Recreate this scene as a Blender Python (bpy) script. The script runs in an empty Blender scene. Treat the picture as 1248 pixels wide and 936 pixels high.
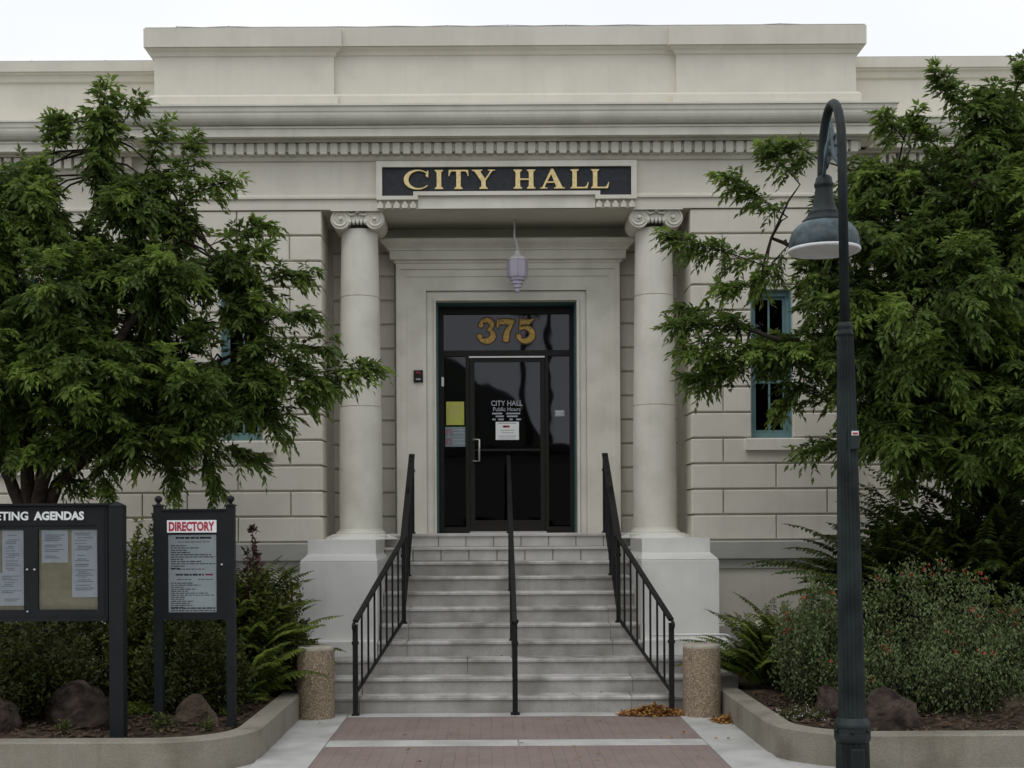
import bpy, math, random
import numpy as np
from mathutils import Vector, Matrix
random.seed(7); rng = np.random.default_rng(11)
S = bpy.context.scene
COL = S.collection
R = math.radians
# ------------------------------------------------------------------ camera, world, sun, exposure
CH = 1.86                      # eye height above the walk, metres
FP = 1600.0                    # focal length in pixels of the 1248 px wide photograph
VX, VY, ROLL = 598.0, 644.0, 0.0052
cam = bpy.data.cameras.new('camera'); camo = bpy.data.objects.new('camera', cam); COL.objects.link(camo)
cam.sensor_width = 36; cam.sensor_fit = 'HORIZONTAL'; cam.lens = FP/1248*36
cam.shift_x = (624-VX)/1248; cam.shift_y = (VY-468)/1248
cam.clip_start = .1; cam.clip_end = 5000
camo.location = (0, 0, CH)
camo.rotation_mode = 'QUATERNION'
camo.rotation_quaternion = (Matrix.Rotation(R(90), 3, 'X') @ Matrix.Rotation(-ROLL, 3, 'Z')).to_quaternion()
S.camera = camo
w = bpy.data.worlds.new('World'); S.world = w; w.use_nodes = True
nt = w.node_tree; nt.nodes.clear()
wo = nt.nodes.new('ShaderNodeOutputWorld'); bg = nt.nodes.new('ShaderNodeBackground')
sky = nt.nodes.new('ShaderNodeTexSky'); sky.sky_type = 'NISHITA'; sky.sun_disc = False
sky.sun_elevation = R(58); sky.sun_rotation = R(205)
tc = nt.nodes.new('ShaderNodeTexCoord'); nz = nt.nodes.new('ShaderNodeTexNoise'); nz.inputs['Scale'].default_value = 1.6
nz.inputs['Detail'].default_value = 5
mp = nt.nodes.new('ShaderNodeMapping'); mp.inputs['Scale'].default_value = (1, 1, 2.6)
cr = nt.nodes.new('ShaderNodeValToRGB')
cr.color_ramp.elements[0].position = .3; cr.color_ramp.elements[0].color = (7.6, 7.85, 8.4, 1)
cr.color_ramp.elements[1].position = .7; cr.color_ramp.elements[1].color = (8.9, 9.0, 9.3, 1)
mx = nt.nodes.new('ShaderNodeMix'); mx.data_type = 'RGBA'; mx.inputs[0].default_value = .95
L = nt.links.new
L(tc.outputs['Generated'], mp.inputs[0]); L(mp.outputs[0], nz.inputs['Vector']); L(nz.outputs['Fac'], cr.inputs[0])
L(sky.outputs[0], mx.inputs[6]); L(cr.outputs[0], mx.inputs[7]); L(mx.outputs[2], bg.inputs[0])
bg.inputs[1].default_value = .1; L(bg.outputs[0], wo.inputs[0])
sun = bpy.data.lights.new('sun', 'SUN'); suno = bpy.data.objects.new('sun', sun); COL.objects.link(suno)
sun.energy = .5; sun.angle = R(30); sun.color = (1, .97, .92)
_d = Vector((math.cos(R(58))*math.sin(R(205)), math.cos(R(58))*math.cos(R(205)), math.sin(R(58))))
suno.rotation_euler = _d.to_track_quat('Z', 'Y').to_euler(); suno.location = (-10, -20, 40)
S.view_settings.view_transform = 'Standard'; S.view_settings.look = 'None'
S.view_settings.exposure = 0.24; S.view_settings.gamma = 1; S.view_settings.use_curve_mapping = False

# ------------------------------------------------------------------ measuring: a point of the photo at a known depth
def P(px, py, D):
    u = px-VX; v = VY-py
    u2 = u+v*ROLL; v2 = v-u*ROLL
    return Vector((u2*D/FP, D, CH+v2*D/FP))
def zy(y, D): return CH+(VY-y)*D/FP

# ------------------------------------------------------------------ materials
MATS = {}
def mat(name, col, rough=.7, var=.12, scale=6., bump=.0, bscale=60., metal=0., streak=0., grime=None, spots=None, coords='Object', spec=.5, col2=None, fine=0., tone=0.):
    m = bpy.data.materials.new(name); m.use_nodes = True; n = m.node_tree; b = n.nodes['Principled BSDF']; l = n.links.new
    b.inputs['Roughness'].default_value = rough; b.inputs['Metallic'].default_value = metal
    b.inputs['Specular IOR Level'].default_value = spec
    g = n.nodes.new('ShaderNodeNewGeometry')       # world position, so neighbouring pieces do not repeat
    pos = g.outputs['Position']
    def noise(sc, det=4, mscale=None):
        t = n.nodes.new('ShaderNodeTexNoise'); t.inputs['Scale'].default_value = sc; t.inputs['Detail'].default_value = det
        if mscale:
            mpn = n.nodes.new('ShaderNodeMapping'); mpn.inputs['Scale'].default_value = mscale; l(pos, mpn.inputs[0]); l(mpn.outputs[0], t.inputs['Vector'])
        else: l(pos, t.inputs['Vector'])
        return t.outputs['Fac']
    def mixc(fac, a, bb):
        x = n.nodes.new('ShaderNodeMix'); x.data_type = 'RGBA'
        if isinstance(fac, float): x.inputs[0].default_value = fac
        else: l(fac, x.inputs[0])
        for s, v in ((6, a), (7, bb)):
            if isinstance(v, tuple): x.inputs[s].default_value = (*v[:3], 1)
            else: l(v, x.inputs[s])
        return x.outputs[2]
    def ramp(f, a, bb, lo=0., hi=1.):
        r = n.nodes.new('ShaderNodeMapRange'); l(f, r.inputs[0]); r.inputs[1].default_value = a; r.inputs[2].default_value = bb
        r.inputs[3].default_value = lo; r.inputs[4].default_value = hi; return r.outputs[0]
    dk = tuple(c*(1-var) for c in col); lt = tuple(min(1, c*(1+var)) for c in (col2 or col))
    c = mixc(ramp(noise(scale), .35, .65), dk, lt)
    if fine: 
        c = mixc(ramp(noise(90, 2), .4, .62, 0, fine), c, tuple(x*.45 for x in col))
    if streak:
        c = mixc(ramp(noise(3.2, 6, (4, 4, .22)), .52, .8, 0, streak), c, tuple(x*.55 for x in col))
    if grime:
        gc, amt = grime; c = mixc(ramp(noise(2.6, 10), .44, .66, 0, amt), c, gc)
    if spots:
        sc, gsc, amt = spots
        v = n.nodes.new('ShaderNodeTexVoronoi'); v.inputs['Scale'].default_value = gsc; l(pos, v.inputs['Vector'])
        cc = n.nodes.new('ShaderNodeSeparateColor'); l(v.outputs['Color'], cc.inputs[0])
        c = mixc(ramp(cc.outputs[0], 1-amt, 1-amt+.02), c, sc)
        c = mixc(ramp(cc.outputs[1], .55, .95, 0, .55), c, tuple(x*.35 for x in col))
    if tone:
        oi = n.nodes.new('ShaderNodeObjectInfo'); c = mixc(ramp(oi.outputs['Random'], 0, 1, 0, 1), mixc(1.0-tone*3, tuple(x*.80 for x in col), c), c)
    l(c, b.inputs['Base Color'])
    if bump:
        bp = n.nodes.new('ShaderNodeBump'); bp.inputs['Strength'].default_value = bump; bp.inputs['Distance'].default_value = .01
        l(noise(bscale, 5), bp.inputs['Height']); l(bp.outputs[0], b.inputs['Normal'])
    MATS[name] = m; return m
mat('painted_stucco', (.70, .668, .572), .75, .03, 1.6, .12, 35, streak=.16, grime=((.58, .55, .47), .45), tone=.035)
mat('painted_trim', (.735, .71, .62), .7, .03, 2.0, .08, 40, streak=.14, grime=((.46, .44, .36), .35))
mat('crown_stucco', (.70, .68, .60), .75, .05, 2.5, .1, 40, streak=.2, grime=((.52, .51, .44), .5))
mat('pedestal_paint', (.73, .72, .68), .65, .03, 2, .1, 40, streak=.10, grime=((.42, .43, .38), .25))
mat('shaded_stucco', (.62, .595, .515), .8, .04, 2.5, .12, 45, streak=.1)  # wall stucco in a darker copy; porch shade is put into the colour
mat('water_table', (.40, .395, .36), .8, .05, 3, .2, 40, streak=.12)
mat('step_concrete', (.39, .38, .35), .85, .12, 3.0, .5, 60, streak=.35, grime=((.20, .185, .155), .6), fine=.25)
mat('nosing_concrete', (.50, .495, .47), .8, .14, 7.0, .4, 60, grime=((.17, .155, .13), .8), fine=.25)  # paler than the risers: edge wear, plus skylight on the treads painted in
mat('tile_stone', (.50, .49, .455), .6, .08, 5, .1, 60, grime=((.28, .27, .24), .35))
mat('concrete', (.50, .50, .475), .85, .09, 1.6, .4, 70, grime=((.26, .26, .24), .5), fine=.2)
mat('planter_concrete', (.30, .275, .22), .9, .16, 2.6, .6, 60, streak=.55, grime=((.12, .105, .075), .7), fine=.35)
mat('asphalt', (.06, .06, .06), .9, .15, 3, .5, 90)
mat('ground', (.19, .19, .18), .9, .1, .4, .2)
mat('soil', (.06, .043, .030), .95, .35, 14, .9, 60, grime=((.04, .03, .022), .7), spec=0.1)
mat('mulch', (.085, .058, .040), .9, .5, 40, spec=0.1)
mat('jamb_teal', (.05, .12, .13), .55, .1, 5)
mat('teal_paint', (.16, .275, .285), .5, .10, 5, .1, 40, streak=.25)
mat('dark_frame', (.022, .021, .018), .42, .1, 8, spec=0.15)
mat('black_metal', (.009, .009, .010), .5, .25, 12, .15, 90, grime=((.03, .025, .02), .3), spec=0.25)
mat('board_metal', (.014, .016, .018), .5, .12, 6, .1, 60, spec=0.2)
mat('lamp_paint', (.013, .017, .018), .55, .3, 10, .15, 60, grime=((.030, .042, .042), .7), streak=.4, spec=0.25)
mat('lamp_shade_paint', (.055, .080, .090), .45, .4, 14, .1, 60, streak=.85, grime=((.15, .25, .25), .95), spec=0.35)
mat('gold', (.86, .68, .32), .5, .12, 30, metal=.15)
mat('gold_shade', (.40, .20, .07), .6, .15, 30)
mat('digit_gold', (.50, .31, .055), .5, .35, 40)
mat('digit_outline', (.07, .030, .018), .6, .2, 30)
mat('sign_slate', (.034, .038, .044), .55, .2, 20, .1, spec=0.2)
mat('steel', (.62, .62, .60), .3, .05, 20, metal=.7)
mat('white_paint', (.72, .72, .71), .5, .05, 8)
mat('paper_white', (.88, .88, .90), .8, .05, 12)
mat('paper_plain', (.86, .87, .86), .8, .03, 12)
mat('ink_pale', (.40, .42, .46), .8, .1, 30)
mat('cork_board', (.58, .49, .32), .9, .08, 14, .1)
mat('ink_black', (.03, .03, .035), .7, .1, 30)
mat('red_ink', (.42, .02, .05), .6, .1, 30)
mat('yellow_paper', (.50, .52, .10), .7, .05, 20)
mat('decal_blue', (.22, .28, .30), .7, .1, 20)
mat('letter_white', (.78, .80, .80), .5, .03, 20)
mat('aggregate', (.27, .205, .135), .9, .2, 20, 1.0, 110, spots=((.42, .34, .24), 105, .30), grime=((.10, .075, .05), .4))
mat('aggregate_rim', (.36, .33, .27), .9, .15, 15, .4, 70)
mat('boulder_brown', (.030, .022, .018), .9, .35, 7, 1.0, 22, grime=((.02, .015, .013), .8), col2=(.062, .045, .036), spec=0.15)
mat('boulder_tan', (.085, .064, .045), .9, .3, 9, 1.0, 26, grime=((.04, .03, .022), .75), spec=0.15)
mat('bark', (.04, .031, .024), .95, .3, 18, .9, 40, spec=0.1)
mat('far_building', (.16, .15, .14), .9, .15, .3)
mat('far_roof', (.07, .06, .055), .9, .15, .3)
mat('hill', (.045, .055, .035), 1., .3, .02)
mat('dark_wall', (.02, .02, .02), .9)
mat('roof_felt', (.2, .2, .19), .9)
def bricks():
    m = bpy.data.materials.new('paving_brick'); m.use_nodes = True; n = m.node_tree; b = n.nodes['Principled BSDF']; l = n.links.new
    g = n.nodes.new('ShaderNodeNewGeometry'); mpn = n.nodes.new('ShaderNodeMapping'); l(g.outputs['Position'], mpn.inputs[0]); mpn.inputs['Rotation'].default_value = (0, 0, R(90))
    t = n.nodes.new('ShaderNodeTexBrick'); l(mpn.outputs[0], t.inputs['Vector'])
    t.inputs['Color1'].default_value = (.235, .175, .155, 1); t.inputs['Color2'].default_value = (.205, .155, .14, 1); t.inputs['Mortar'].default_value = (.15, .12, .11, 1)
    t.inputs['Scale'].default_value = 1; t.inputs['Brick Width'].default_value = .2; t.inputs['Row Height'].default_value = .1; t.inputs['Mortar Size'].default_value = .004
    nz = n.nodes.new('ShaderNodeTexNoise'); nz.inputs['Scale'].default_value = 1.7; nz.inputs['Detail'].default_value = 8; l(g.outputs['Position'], nz.inputs['Vector'])
    r = n.nodes.new('ShaderNodeMapRange'); l(nz.outputs['Fac'], r.inputs[0]); r.inputs[1].default_value = .35; r.inputs[2].default_value = .7; r.inputs[4].default_value = .6
    x = n.nodes.new('ShaderNodeMix'); x.data_type = 'RGBA'; l(r.outputs[0], x.inputs[0]); l(t.outputs['Color'], x.inputs[6]); x.inputs[7].default_value = (.27, .215, .19, 1)
    l(x.outputs[2], b.inputs['Base Color']); b.inputs['Roughness'].default_value = .9
    bp = n.nodes.new('ShaderNodeBump'); bp.inputs['Strength'].default_value = .5; bp.inputs['Distance'].default_value = .004; bp.invert = True
    l(t.outputs['Fac'], bp.inputs['Height']); l(bp.outputs[0], b.inputs['Normal']); MATS['paving_brick'] = m
bricks()
def glass(name, tint, mixf, rough=.02):
    m = bpy.data.materials.new(name); m.use_nodes = True; n = m.node_tree; n.nodes.clear(); l = n.links.new
    o = n.nodes.new('ShaderNodeOutputMaterial'); tr = n.nodes.new('ShaderNodeBsdfTransparent'); tr.inputs[0].default_value = (*tint, 1)
    gl = n.nodes.new('ShaderNodeBsdfGlossy'); gl.inputs['Roughness'].default_value = rough; gl.inputs[0].default_value = (.92, .94, 1, 1)
    fr = n.nodes.new('ShaderNodeFresnel'); fr.inputs[0].default_value = 1.5
    ad = n.nodes.new('ShaderNodeMath'); ad.operation = 'ADD'; ad.inputs[1].default_value = mixf; l(fr.outputs[0], ad.inputs[0])
    # a little waviness, as old plate glass has
    g = n.nodes.new('ShaderNodeNewGeometry'); nz = n.nodes.new('ShaderNodeTexNoise'); nz.inputs['Scale'].default_value = 2.2; nz.inputs['Detail'].default_value = 1; l(g.outputs['Position'], nz.inputs['Vector'])
    bp = n.nodes.new('ShaderNodeBump'); bp.inputs['Strength'].default_value = .12; bp.inputs['Distance'].default_value = .01; l(nz.outputs['Fac'], bp.inputs['Height']); l(bp.outputs[0], gl.inputs['Normal'])
    ms = n.nodes.new('ShaderNodeMixShader'); l(ad.outputs[0], ms.inputs[0]); l(tr.outputs[0], ms.inputs[1]); l(gl.outputs[0], ms.inputs[2]); l(ms.outputs[0], o.inputs[0]); MATS[name] = m
glass('door_glass', (.12, .12, .12), .008)
glass('window_glass', (.15, .16, .17), .0)
glass('case_glass', (.93, .95, .95), .0)
def lantern_glass():
    m = bpy.data.materials.new('lilac_glass'); m.use_nodes = True; b = m.node_tree.nodes['Principled BSDF']
    b.inputs['Base Color'].default_value = (.62, .56, .68, 1); b.inputs['Roughness'].default_value = .3; b.inputs['Transmission Weight'].default_value = .25; MATS['lilac_glass'] = m
lantern_glass()
def leafmat(name, dark, light, trans=.35, rough=.5):
    m = bpy.data.materials.new(name); m.use_nodes = True; n = m.node_tree; n.nodes.clear(); l = n.links.new
    o = n.nodes.new('ShaderNodeOutputMaterial'); a = n.nodes.new('ShaderNodeAttribute'); a.attribute_name = 'tint'
    x = n.nodes.new('ShaderNodeMix'); x.data_type = 'RGBA'; l(a.outputs['Fac'], x.inputs[0]); x.inputs[6].default_value = (*dark, 1); x.inputs[7].default_value = (*light, 1)
    p = n.nodes.new('ShaderNodeBsdfPrincipled'); p.inputs['Roughness'].default_value = rough; p.inputs['Specular IOR Level'].default_value = .35; l(x.outputs[2], p.inputs['Base Color'])
    t = n.nodes.new('ShaderNodeBsdfTranslucent'); l(x.outputs[2], t.inputs[0])
    ms = n.nodes.new('ShaderNodeMixShader'); ms.inputs[0].default_value = trans; l(p.outputs[0], ms.inputs[1]); l(t.outputs[0], ms.inputs[2]); l(ms.outputs[0], o.inputs[0]); MATS[name] = m
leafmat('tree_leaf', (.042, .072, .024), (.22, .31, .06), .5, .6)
leafmat('shrub_leaf', (.028, .038, .010), (.16, .185, .032), .35)
leafmat('fern_leaf', (.030, .052, .012), (.21, .27, .040), .35)
leafmat('grey_leaf', (.042, .064, .022), (.20, .25, .095), .2, .7)
leafmat('maroon_leaf', (.040, .016, .016), (.100, .050, .036), .2)
leafmat('flower_red', (.42, .03, .025), (.60, .10, .07), .2)
leafmat('flower_white', (.55, .42, .42), (.75, .68, .66), .3)
leafmat('fallen_leaf', (.16, .06, .02), (.48, .27, .08), .1, .8)
leafmat('palm_leaf', (.03, .04, .015), (.07, .09, .03), .2)

# ------------------------------------------------------------------ mesh helpers
class MB:
    def __init__(s): s.v = []; s.f = []; s.sm = []
    def add(s, vs, fs, smooth=False):
        o = len(s.v); s.v += [tuple(v) for v in vs]; s.f += [tuple(i+o for i in f) for f in fs]; s.sm += [smooth]*len(fs); return s
    def box(s, x0, x1, y0, y1, z0, z1):
        vs = [(x0, y0, z0), (x1, y0, z0), (x1, y1, z0), (x0, y1, z0), (x0, y0, z1), (x1, y0, z1), (x1, y1, z1), (x0, y1, z1)]
        return s.add(vs, [(0, 3, 2, 1), (4, 5, 6, 7), (0, 1, 5, 4), (1, 2, 6, 5), (2, 3, 7, 6), (3, 0, 4, 7)])
    def cbox(s, x0, x1, y0, y1, z0, z1, c=.006):           # box with its front (-y) edges chamfered
        vs = [(x0+c, y0, z0+c), (x1-c, y0, z0+c), (x1-c, y0, z1-c), (x0+c, y0, z1-c)]
        vs += [(x0, y0+c, z0), (x1, y0+c, z0), (x1, y0+c, z1), (x0, y0+c, z1), (x0, y1, z0), (x1, y1, z0), (x1, y1, z1), (x0, y1, z1)]
        fs = [(0, 1, 2, 3), (11, 10, 9, 8)]
        for i in range(4):
            j = (i+1) % 4; fs += [(i, i+4, j+4, j), (i+4, i+8, j+8, j+4)]
        return s.add(vs, fs)
    def tbox(s, x0, x1, y0, y1, z0, z1, c=.01):            # box with its top edges chamfered
        vs = [(x0, y0, z0), (x1, y0, z0), (x1, y1, z0), (x0, y1, z0), (x0, y0, z1-c), (x1, y0, z1-c), (x1, y1, z1-c), (x0, y1, z1-c),
              (x0+c, y0+c, z1), (x1-c, y0+c, z1), (x1-c, y1-c, z1), (x0+c, y1-c, z1)]
        fs = [(0, 3, 2, 1), (8, 9, 10, 11)]
        for i in range(4):
            j = (i+1) % 4; fs += [(i, j, j+4, i+4), (i+4, j+4, j+8, i+8)]
        return s.add(vs, fs)
    def prism(s, poly, y0, y1):                            # polygon in x-z given counter-clockwise, front at y0
        n = len(poly); vs = [(a, y0, b) for a, b in poly]+[(a, y1, b) for a, b in poly]
        fs = [tuple(range(n)), tuple(range(2*n-1, n-1, -1))]+[(i, i+n, (i+1) % n+n, (i+1) % n) for i in range(n)]
        return s.add(vs, fs)
    def lathe(s, prof, c=(0, 0), n=24, smooth=True, ox=0., oy=0.):
        vs = []; fs = []
        for r, z in prof:
            for k in range(n):
                a = 2*math.pi*k/n; vs.append((c[0]+r*math.cos(a), c[1]+r*math.sin(a), z))
        for i in range(len(prof)-1):
            for k in range(n):
                k2 = (k+1) % n; fs.append((i*n+k, i*n+k2, (i+1)*n+k2, (i+1)*n+k))
        s.add(vs, fs, smooth)                              # caps have vertices of their own, so the edge stays crisp
        s.add(vs[:n], [tuple(range(n-1, -1, -1))]); return s.add(vs[-n:], [tuple(range(n))])
    def tube(s, pts, rad, n=8, smooth=True, cap=True):
        pts = [Vector(p) for p in pts]; rr = rad if isinstance(rad, (list, tuple)) else [rad]*len(pts)
        vs = []; fs = []; up = None
        for i, p in enumerate(pts):
            t = (pts[min(i+1, len(pts)-1)]-pts[max(i-1, 0)]).normalized()
            if up is None: up = Vector((0, 0, 1)) if abs(t.z) < .9 else Vector((1, 0, 0))
            a = t.cross(up).normalized(); b = a.cross(t).normalized(); up = b
            for k in range(n):
                q = 2*math.pi*k/n+math.pi/n; vs.append(p+a*math.cos(q)*rr[i]+b*math.sin(q)*rr[i])
        for i in range(len(pts)-1):
            for k in range(n):
                k2 = (k+1) % n; fs.append((i*n+k2, i*n+k, (i+1)*n+k, (i+1)*n+k2))
        if cap: fs.append(tuple(range(n))); fs.append(tuple(range(len(pts)*n-1, (len(pts)-1)*n-1, -1)))
        return s.add(vs, fs, smooth)
    def bar(s, a, b, w, h):                                # rectangular bar between two points
        a = Vector(a); b = Vector(b); t = (b-a).normalized(); side = t.cross(Vector((0, 0, 1)))
        side = side.normalized() if side.length > 1e-4 else Vector((1, 0, 0)); u = side.cross(t).normalized()
        vs = [p+side*sx*w/2+u*sz*h/2 for p in (a, b) for sx, sz in ((-1, -1), (1, -1), (1, 1), (-1, 1))]
        return s.add(vs, [(0, 1, 2, 3), (7, 6, 5, 4), (0, 4, 5, 1), (1, 5, 6, 2), (2, 6, 7, 3), (3, 7, 4, 0)])
    def band(s, prof, xl, xr, yf, yb):                     # moulding run round the front and two returned ends
        n = len(prof); vs = []; fs = []
        for p, z in prof: vs += [(xl-p, yb, z), (xl-p, yf-p, z), (xr+p, yf-p, z), (xr+p, yb, z)]
        for i in range(n-1):
            for k in range(3): fs.append((i*4+k, i*4+k+1, i*4+k+5, i*4+k+4))
        fs.append(tuple((n-1)*4+k for k in range(4))); fs.append((3, 2, 1, 0))
        return s.add(vs, fs)
    def build(s, name, m, parent=None, loc=None):
        me = bpy.data.meshes.new(name); me.from_pydata(s.v, [], s.f); me.polygons.foreach_set('use_smooth', s.sm)
        me.materials.append(MATS[m]); me.validate(); me.update()
        o = bpy.data.objects.new(name, me); COL.objects.link(o)
        if parent: o.parent = parent; o.matrix_parent_inverse = Matrix.Translation(-parent.matrix_basis.translation) if False else Matrix()
        if loc: o.location = loc
        return o
def tag(o, label, cat, group=None, kind=None):
    if label: o['label'] = label
    if cat: o['category'] = cat
    if group: o['group'] = group
    if kind: o['kind'] = kind
    return o
def thing(name, label, cat, base=(0, 0, 0), group=None):
    o = bpy.data.objects.new(name, None); COL.objects.link(o); o.location = base; o.empty_display_size = .2
    return tag(o, label, cat, group)
def part(mb, name, m, parent, lab=None):                   # parts are modelled in world metres; parents sit at their thing's base
    o = mb.build(name, m); t = Vector((0, 0, 0)); q = parent
    while q: t += q.location; q = q.parent
    o.parent = parent; o.location = -t
    if lab: o['label'] = lab
    return o
def inst(name, mesh, parent, loc, scale=None):
    o = bpy.data.objects.new(name, mesh); COL.objects.link(o); t = Vector((0, 0, 0)); q = parent
    while q: t += q.location; q = q.parent
    o.parent = parent; o.location = Vector(loc)-t
    if scale: o.scale = scale
    return o
def struct(mb, name, m): o = mb.build(name, m); o['kind'] = 'structure'; return o
def text_polys(txt, cap, width, bold=0.0):
    cu = bpy.data.curves.new('t', 'FONT'); cu.body = txt; cu.size = 1; cu.offset = bold; cu.resolution_u = 3
    o = bpy.data.objects.new('t', cu); COL.objects.link(o); bpy.context.view_layer.update()
    me = o.evaluated_get(bpy.context.evaluated_depsgraph_get()).to_mesh()
    vs = np.array([v.co[:] for v in me.vertices]); fs = [tuple(p.vertices) for p in me.polygons]
    o.to_mesh_clear(); bpy.data.objects.remove(o); bpy.data.curves.remove(cu)
    mn, mxx = vs.min(0), vs.max(0); vs = (vs-mn)/np.maximum(mxx-mn, 1e-6)
    return vs[:, 0]*width, vs[:, 1]*cap, fs
def add_text(mb, txt, x, y, z, width, cap, bold=0.0):      # lettering faces lying just in front of y, lower left corner at (x, z)
    a, b, fs = text_polys(txt, cap, width, bold)
    vs = [(x+p, y, z+q) for p, q in zip(a, b)]
    return mb.add(vs, fs)

# ------------------------------------------------------------------ ground, walk
XC = .2
mb = MB(); mb.box(-600, 600, -900, 900, -.6, -.12); struct(mb, 'ground', 'ground')
mb = MB(); mb.box(-60, 60, -14, 6.9, -.118, -.10); struct(mb, 'road', 'asphalt')
mb = MB(); mb.tbox(-60, 60, 6.9, 7.05, -.118, 0, .015); struct(mb, 'kerb', 'concrete')
mb = MB(); mb.box(-60, 60, 7.052, 17.5, -.118, -.012); struct(mb, 'walk_base', 'concrete')
pv = bpy.data.objects.new('pavement', None); COL.objects.link(pv); pv['kind'] = 'structure'
BL, BR = -1.43, 1.85
rows = [(7.06, 9.0), (9.3, 11.23), (11.53, 12.99)]
for a, b in rows:
    m_ = MB(); m_.tbox(BL, BR, a+.004, b-.004, -.011, 0, .004); part(m_, 'brick_paving', 'paving_brick', pv)
for a, b in ((9.0, 9.3), (11.23, 11.53), (12.99, 13.22)):
    for x0, x1 in ((BL, XC+.03), (XC+.034, BR)):
        m_ = MB(); m_.tbox(x0+.002, x1-.002, a, b, -.011, .004, .004); part(m_, 'concrete_band', 'concrete', pv)
for x0, x1 in ((-1.9, BL-.006), (BR+.006, 2.3)):
    for a, b in ((7.06, 9.15), (9.156, 11.38), (11.386, 13.25)):
        m_ = MB(); m_.tbox(x0, x1, a, b, -.011, .003, .004); part(m_, 'concrete_slab', 'concrete', pv)
for k in range(-8, 8):
    x0 = -1.9-1.6*(8-(k+8)) if k < 0 else 2.3+1.6*k
    for a, b in ((7.06, 8.55), (8.556, 10.04)):
        m_ = MB(); m_.tbox(x0+.004, x0+1.596, a, b, -.011, .003, .004); part(m_, 'concrete_slab', 'concrete', pv)

# ------------------------------------------------------------------ planters
def planter(side):
    # side -1 left, +1 right; path of the outer edge
    xe = -1.88 if side < 0 else 2.28; yf = 10.0 if side < 0 else 10.15; r = .75; far = 16*side
    pts = [(xe, 13.18)]
    for k in range(13):
        a = math.pi/2*k/12; pts.append((xe+side*(r-r*math.cos(a)), yf+r-r*math.sin(a)))
    pts += [(xe+side*(r+d), yf) for d in (1, 2.5, 5, 10)]+[(far, yf)]
    # densify
    th = .2
    def off(d):
        out = []
        for i, p in enumerate(pts):
            a = Vector(pts[max(i-1, 0)]); b = Vector(pts[min(i+1, len(pts)-1)]); t = (b-a).normalized(); n = Vector((t.y, -t.x))*(-side)
            out.append(Vector(p)+n*(-d) if False else Vector(p)+n*d)
        return out
    sgn = 1
    t = thing('planter', 'curved tan concrete planter kerb edging the bed %s of the steps' % ('left' if side < 0 else 'right'), 'planter', (xe, 13, 0), 'concrete planter kerbs beside the walk')
    inner = off(th); test = inner[-1]
    if test.y < yf: inner = off(-th)
    lay = []
    prof = [(0, 0, -.05), (0, 0, .235), (.02, 0, .25), (th-.02, 0, .25), (th, 0, .235), (th, 0, .1)]
    vs = []; fs = []; n = len(prof)
    for o_, q in zip(pts, inner):
        o_ = Vector(o_); d = (q-o_)
        for k, (u, _, z) in enumerate(prof):
            p = o_+d*(u/th); vs.append((p.x, p.y, z))
    for i in range(len(pts)-1):
        for k in range(n-1):
            f = (i*n+k, i*n+k+1, (i+1)*n+k+1, (i+1)*n+k); fs.append(f if side > 0 else f[::-1])
    fs.append(tuple(range(n)))
    m_ = MB(); m_.add(vs, fs); part(m_, 'kerb_wall', 'planter_concrete', t)
    # soil bed: gently lumpy sheet
    m_ = MB(); nx, ny = 60, 40; vs = []; fs = []
    for j in range(ny+1):
        for i in range(nx+1):
            fy = j/ny; y = yf+.12+(16.3-yf-.12)*fy
            e = xe+side*.12
            if y < yf+r: e = xe+side*(r-math.sqrt(max(0, (r-.1)**2-(yf+r-y)**2))) 
            if y > 13.15: e = (-2.05+XC-.2 if side < 0 else 2.25+XC) if y > 14 else (-2.16 if side < 0 else 2.56)
            fx = (i/nx)**1.6; x = e+(far-e)*fx
            z = .17+.02*math.sin(x*5+y*3)+.015*math.sin(x*11-y*7)+.05*min(1, (y-yf)/3)
            vs.append((x, y, z))
    for j in range(ny):
        for i in range(nx):
            a = j*(nx+1)+i; f = (a, a+1, a+nx+2, a+nx+1); fs.append(f if side > 0 else f[::-1])
    m_.add(vs, fs, True); o = struct(m_, 'planting_bed', 'soil')
    # mulch chips
    m_ = MB()
    for k in range(2600):
        x = xe+side*(.25+abs(random.gauss(0, 2.0))); y = random.uniform(yf+.2, yf+2.6)
        if y < yf+r and abs(x-xe) < r: continue
        z = .185+.02*math.sin(x*5+y*3)+.015*math.sin(x*11-y*7)+.05*min(1, (y-yf)/3)
        a = random.uniform(0, 6.3); l_ = random.uniform(.008, .03); w_ = l_*random.uniform(.3, .7); c, s_ = math.cos(a), math.sin(a); h = random.uniform(.003, .02)
        m_.add([(x-c*l_-s_*w_, y-s_*l_+c*w_, z), (x+c*l_-s_*w_, y+s_*l_+c*w_, z+h), (x+c*l_+s_*w_, y+s_*l_-c*w_, z+h*.7), (x-c*l_+s_*w_, y-s_*l_-c*w_, z-.002)], [(0, 1, 2, 3), (3, 2, 1, 0)][:1])
    o = m_.build('bark_mulch', 'mulch'); tag(o, 'loose brown bark mulch scattered in the %s planting bed' % ('left' if side < 0 else 'right'), 'mulch', kind='stuff')
planter(-1); planter(1)

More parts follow.
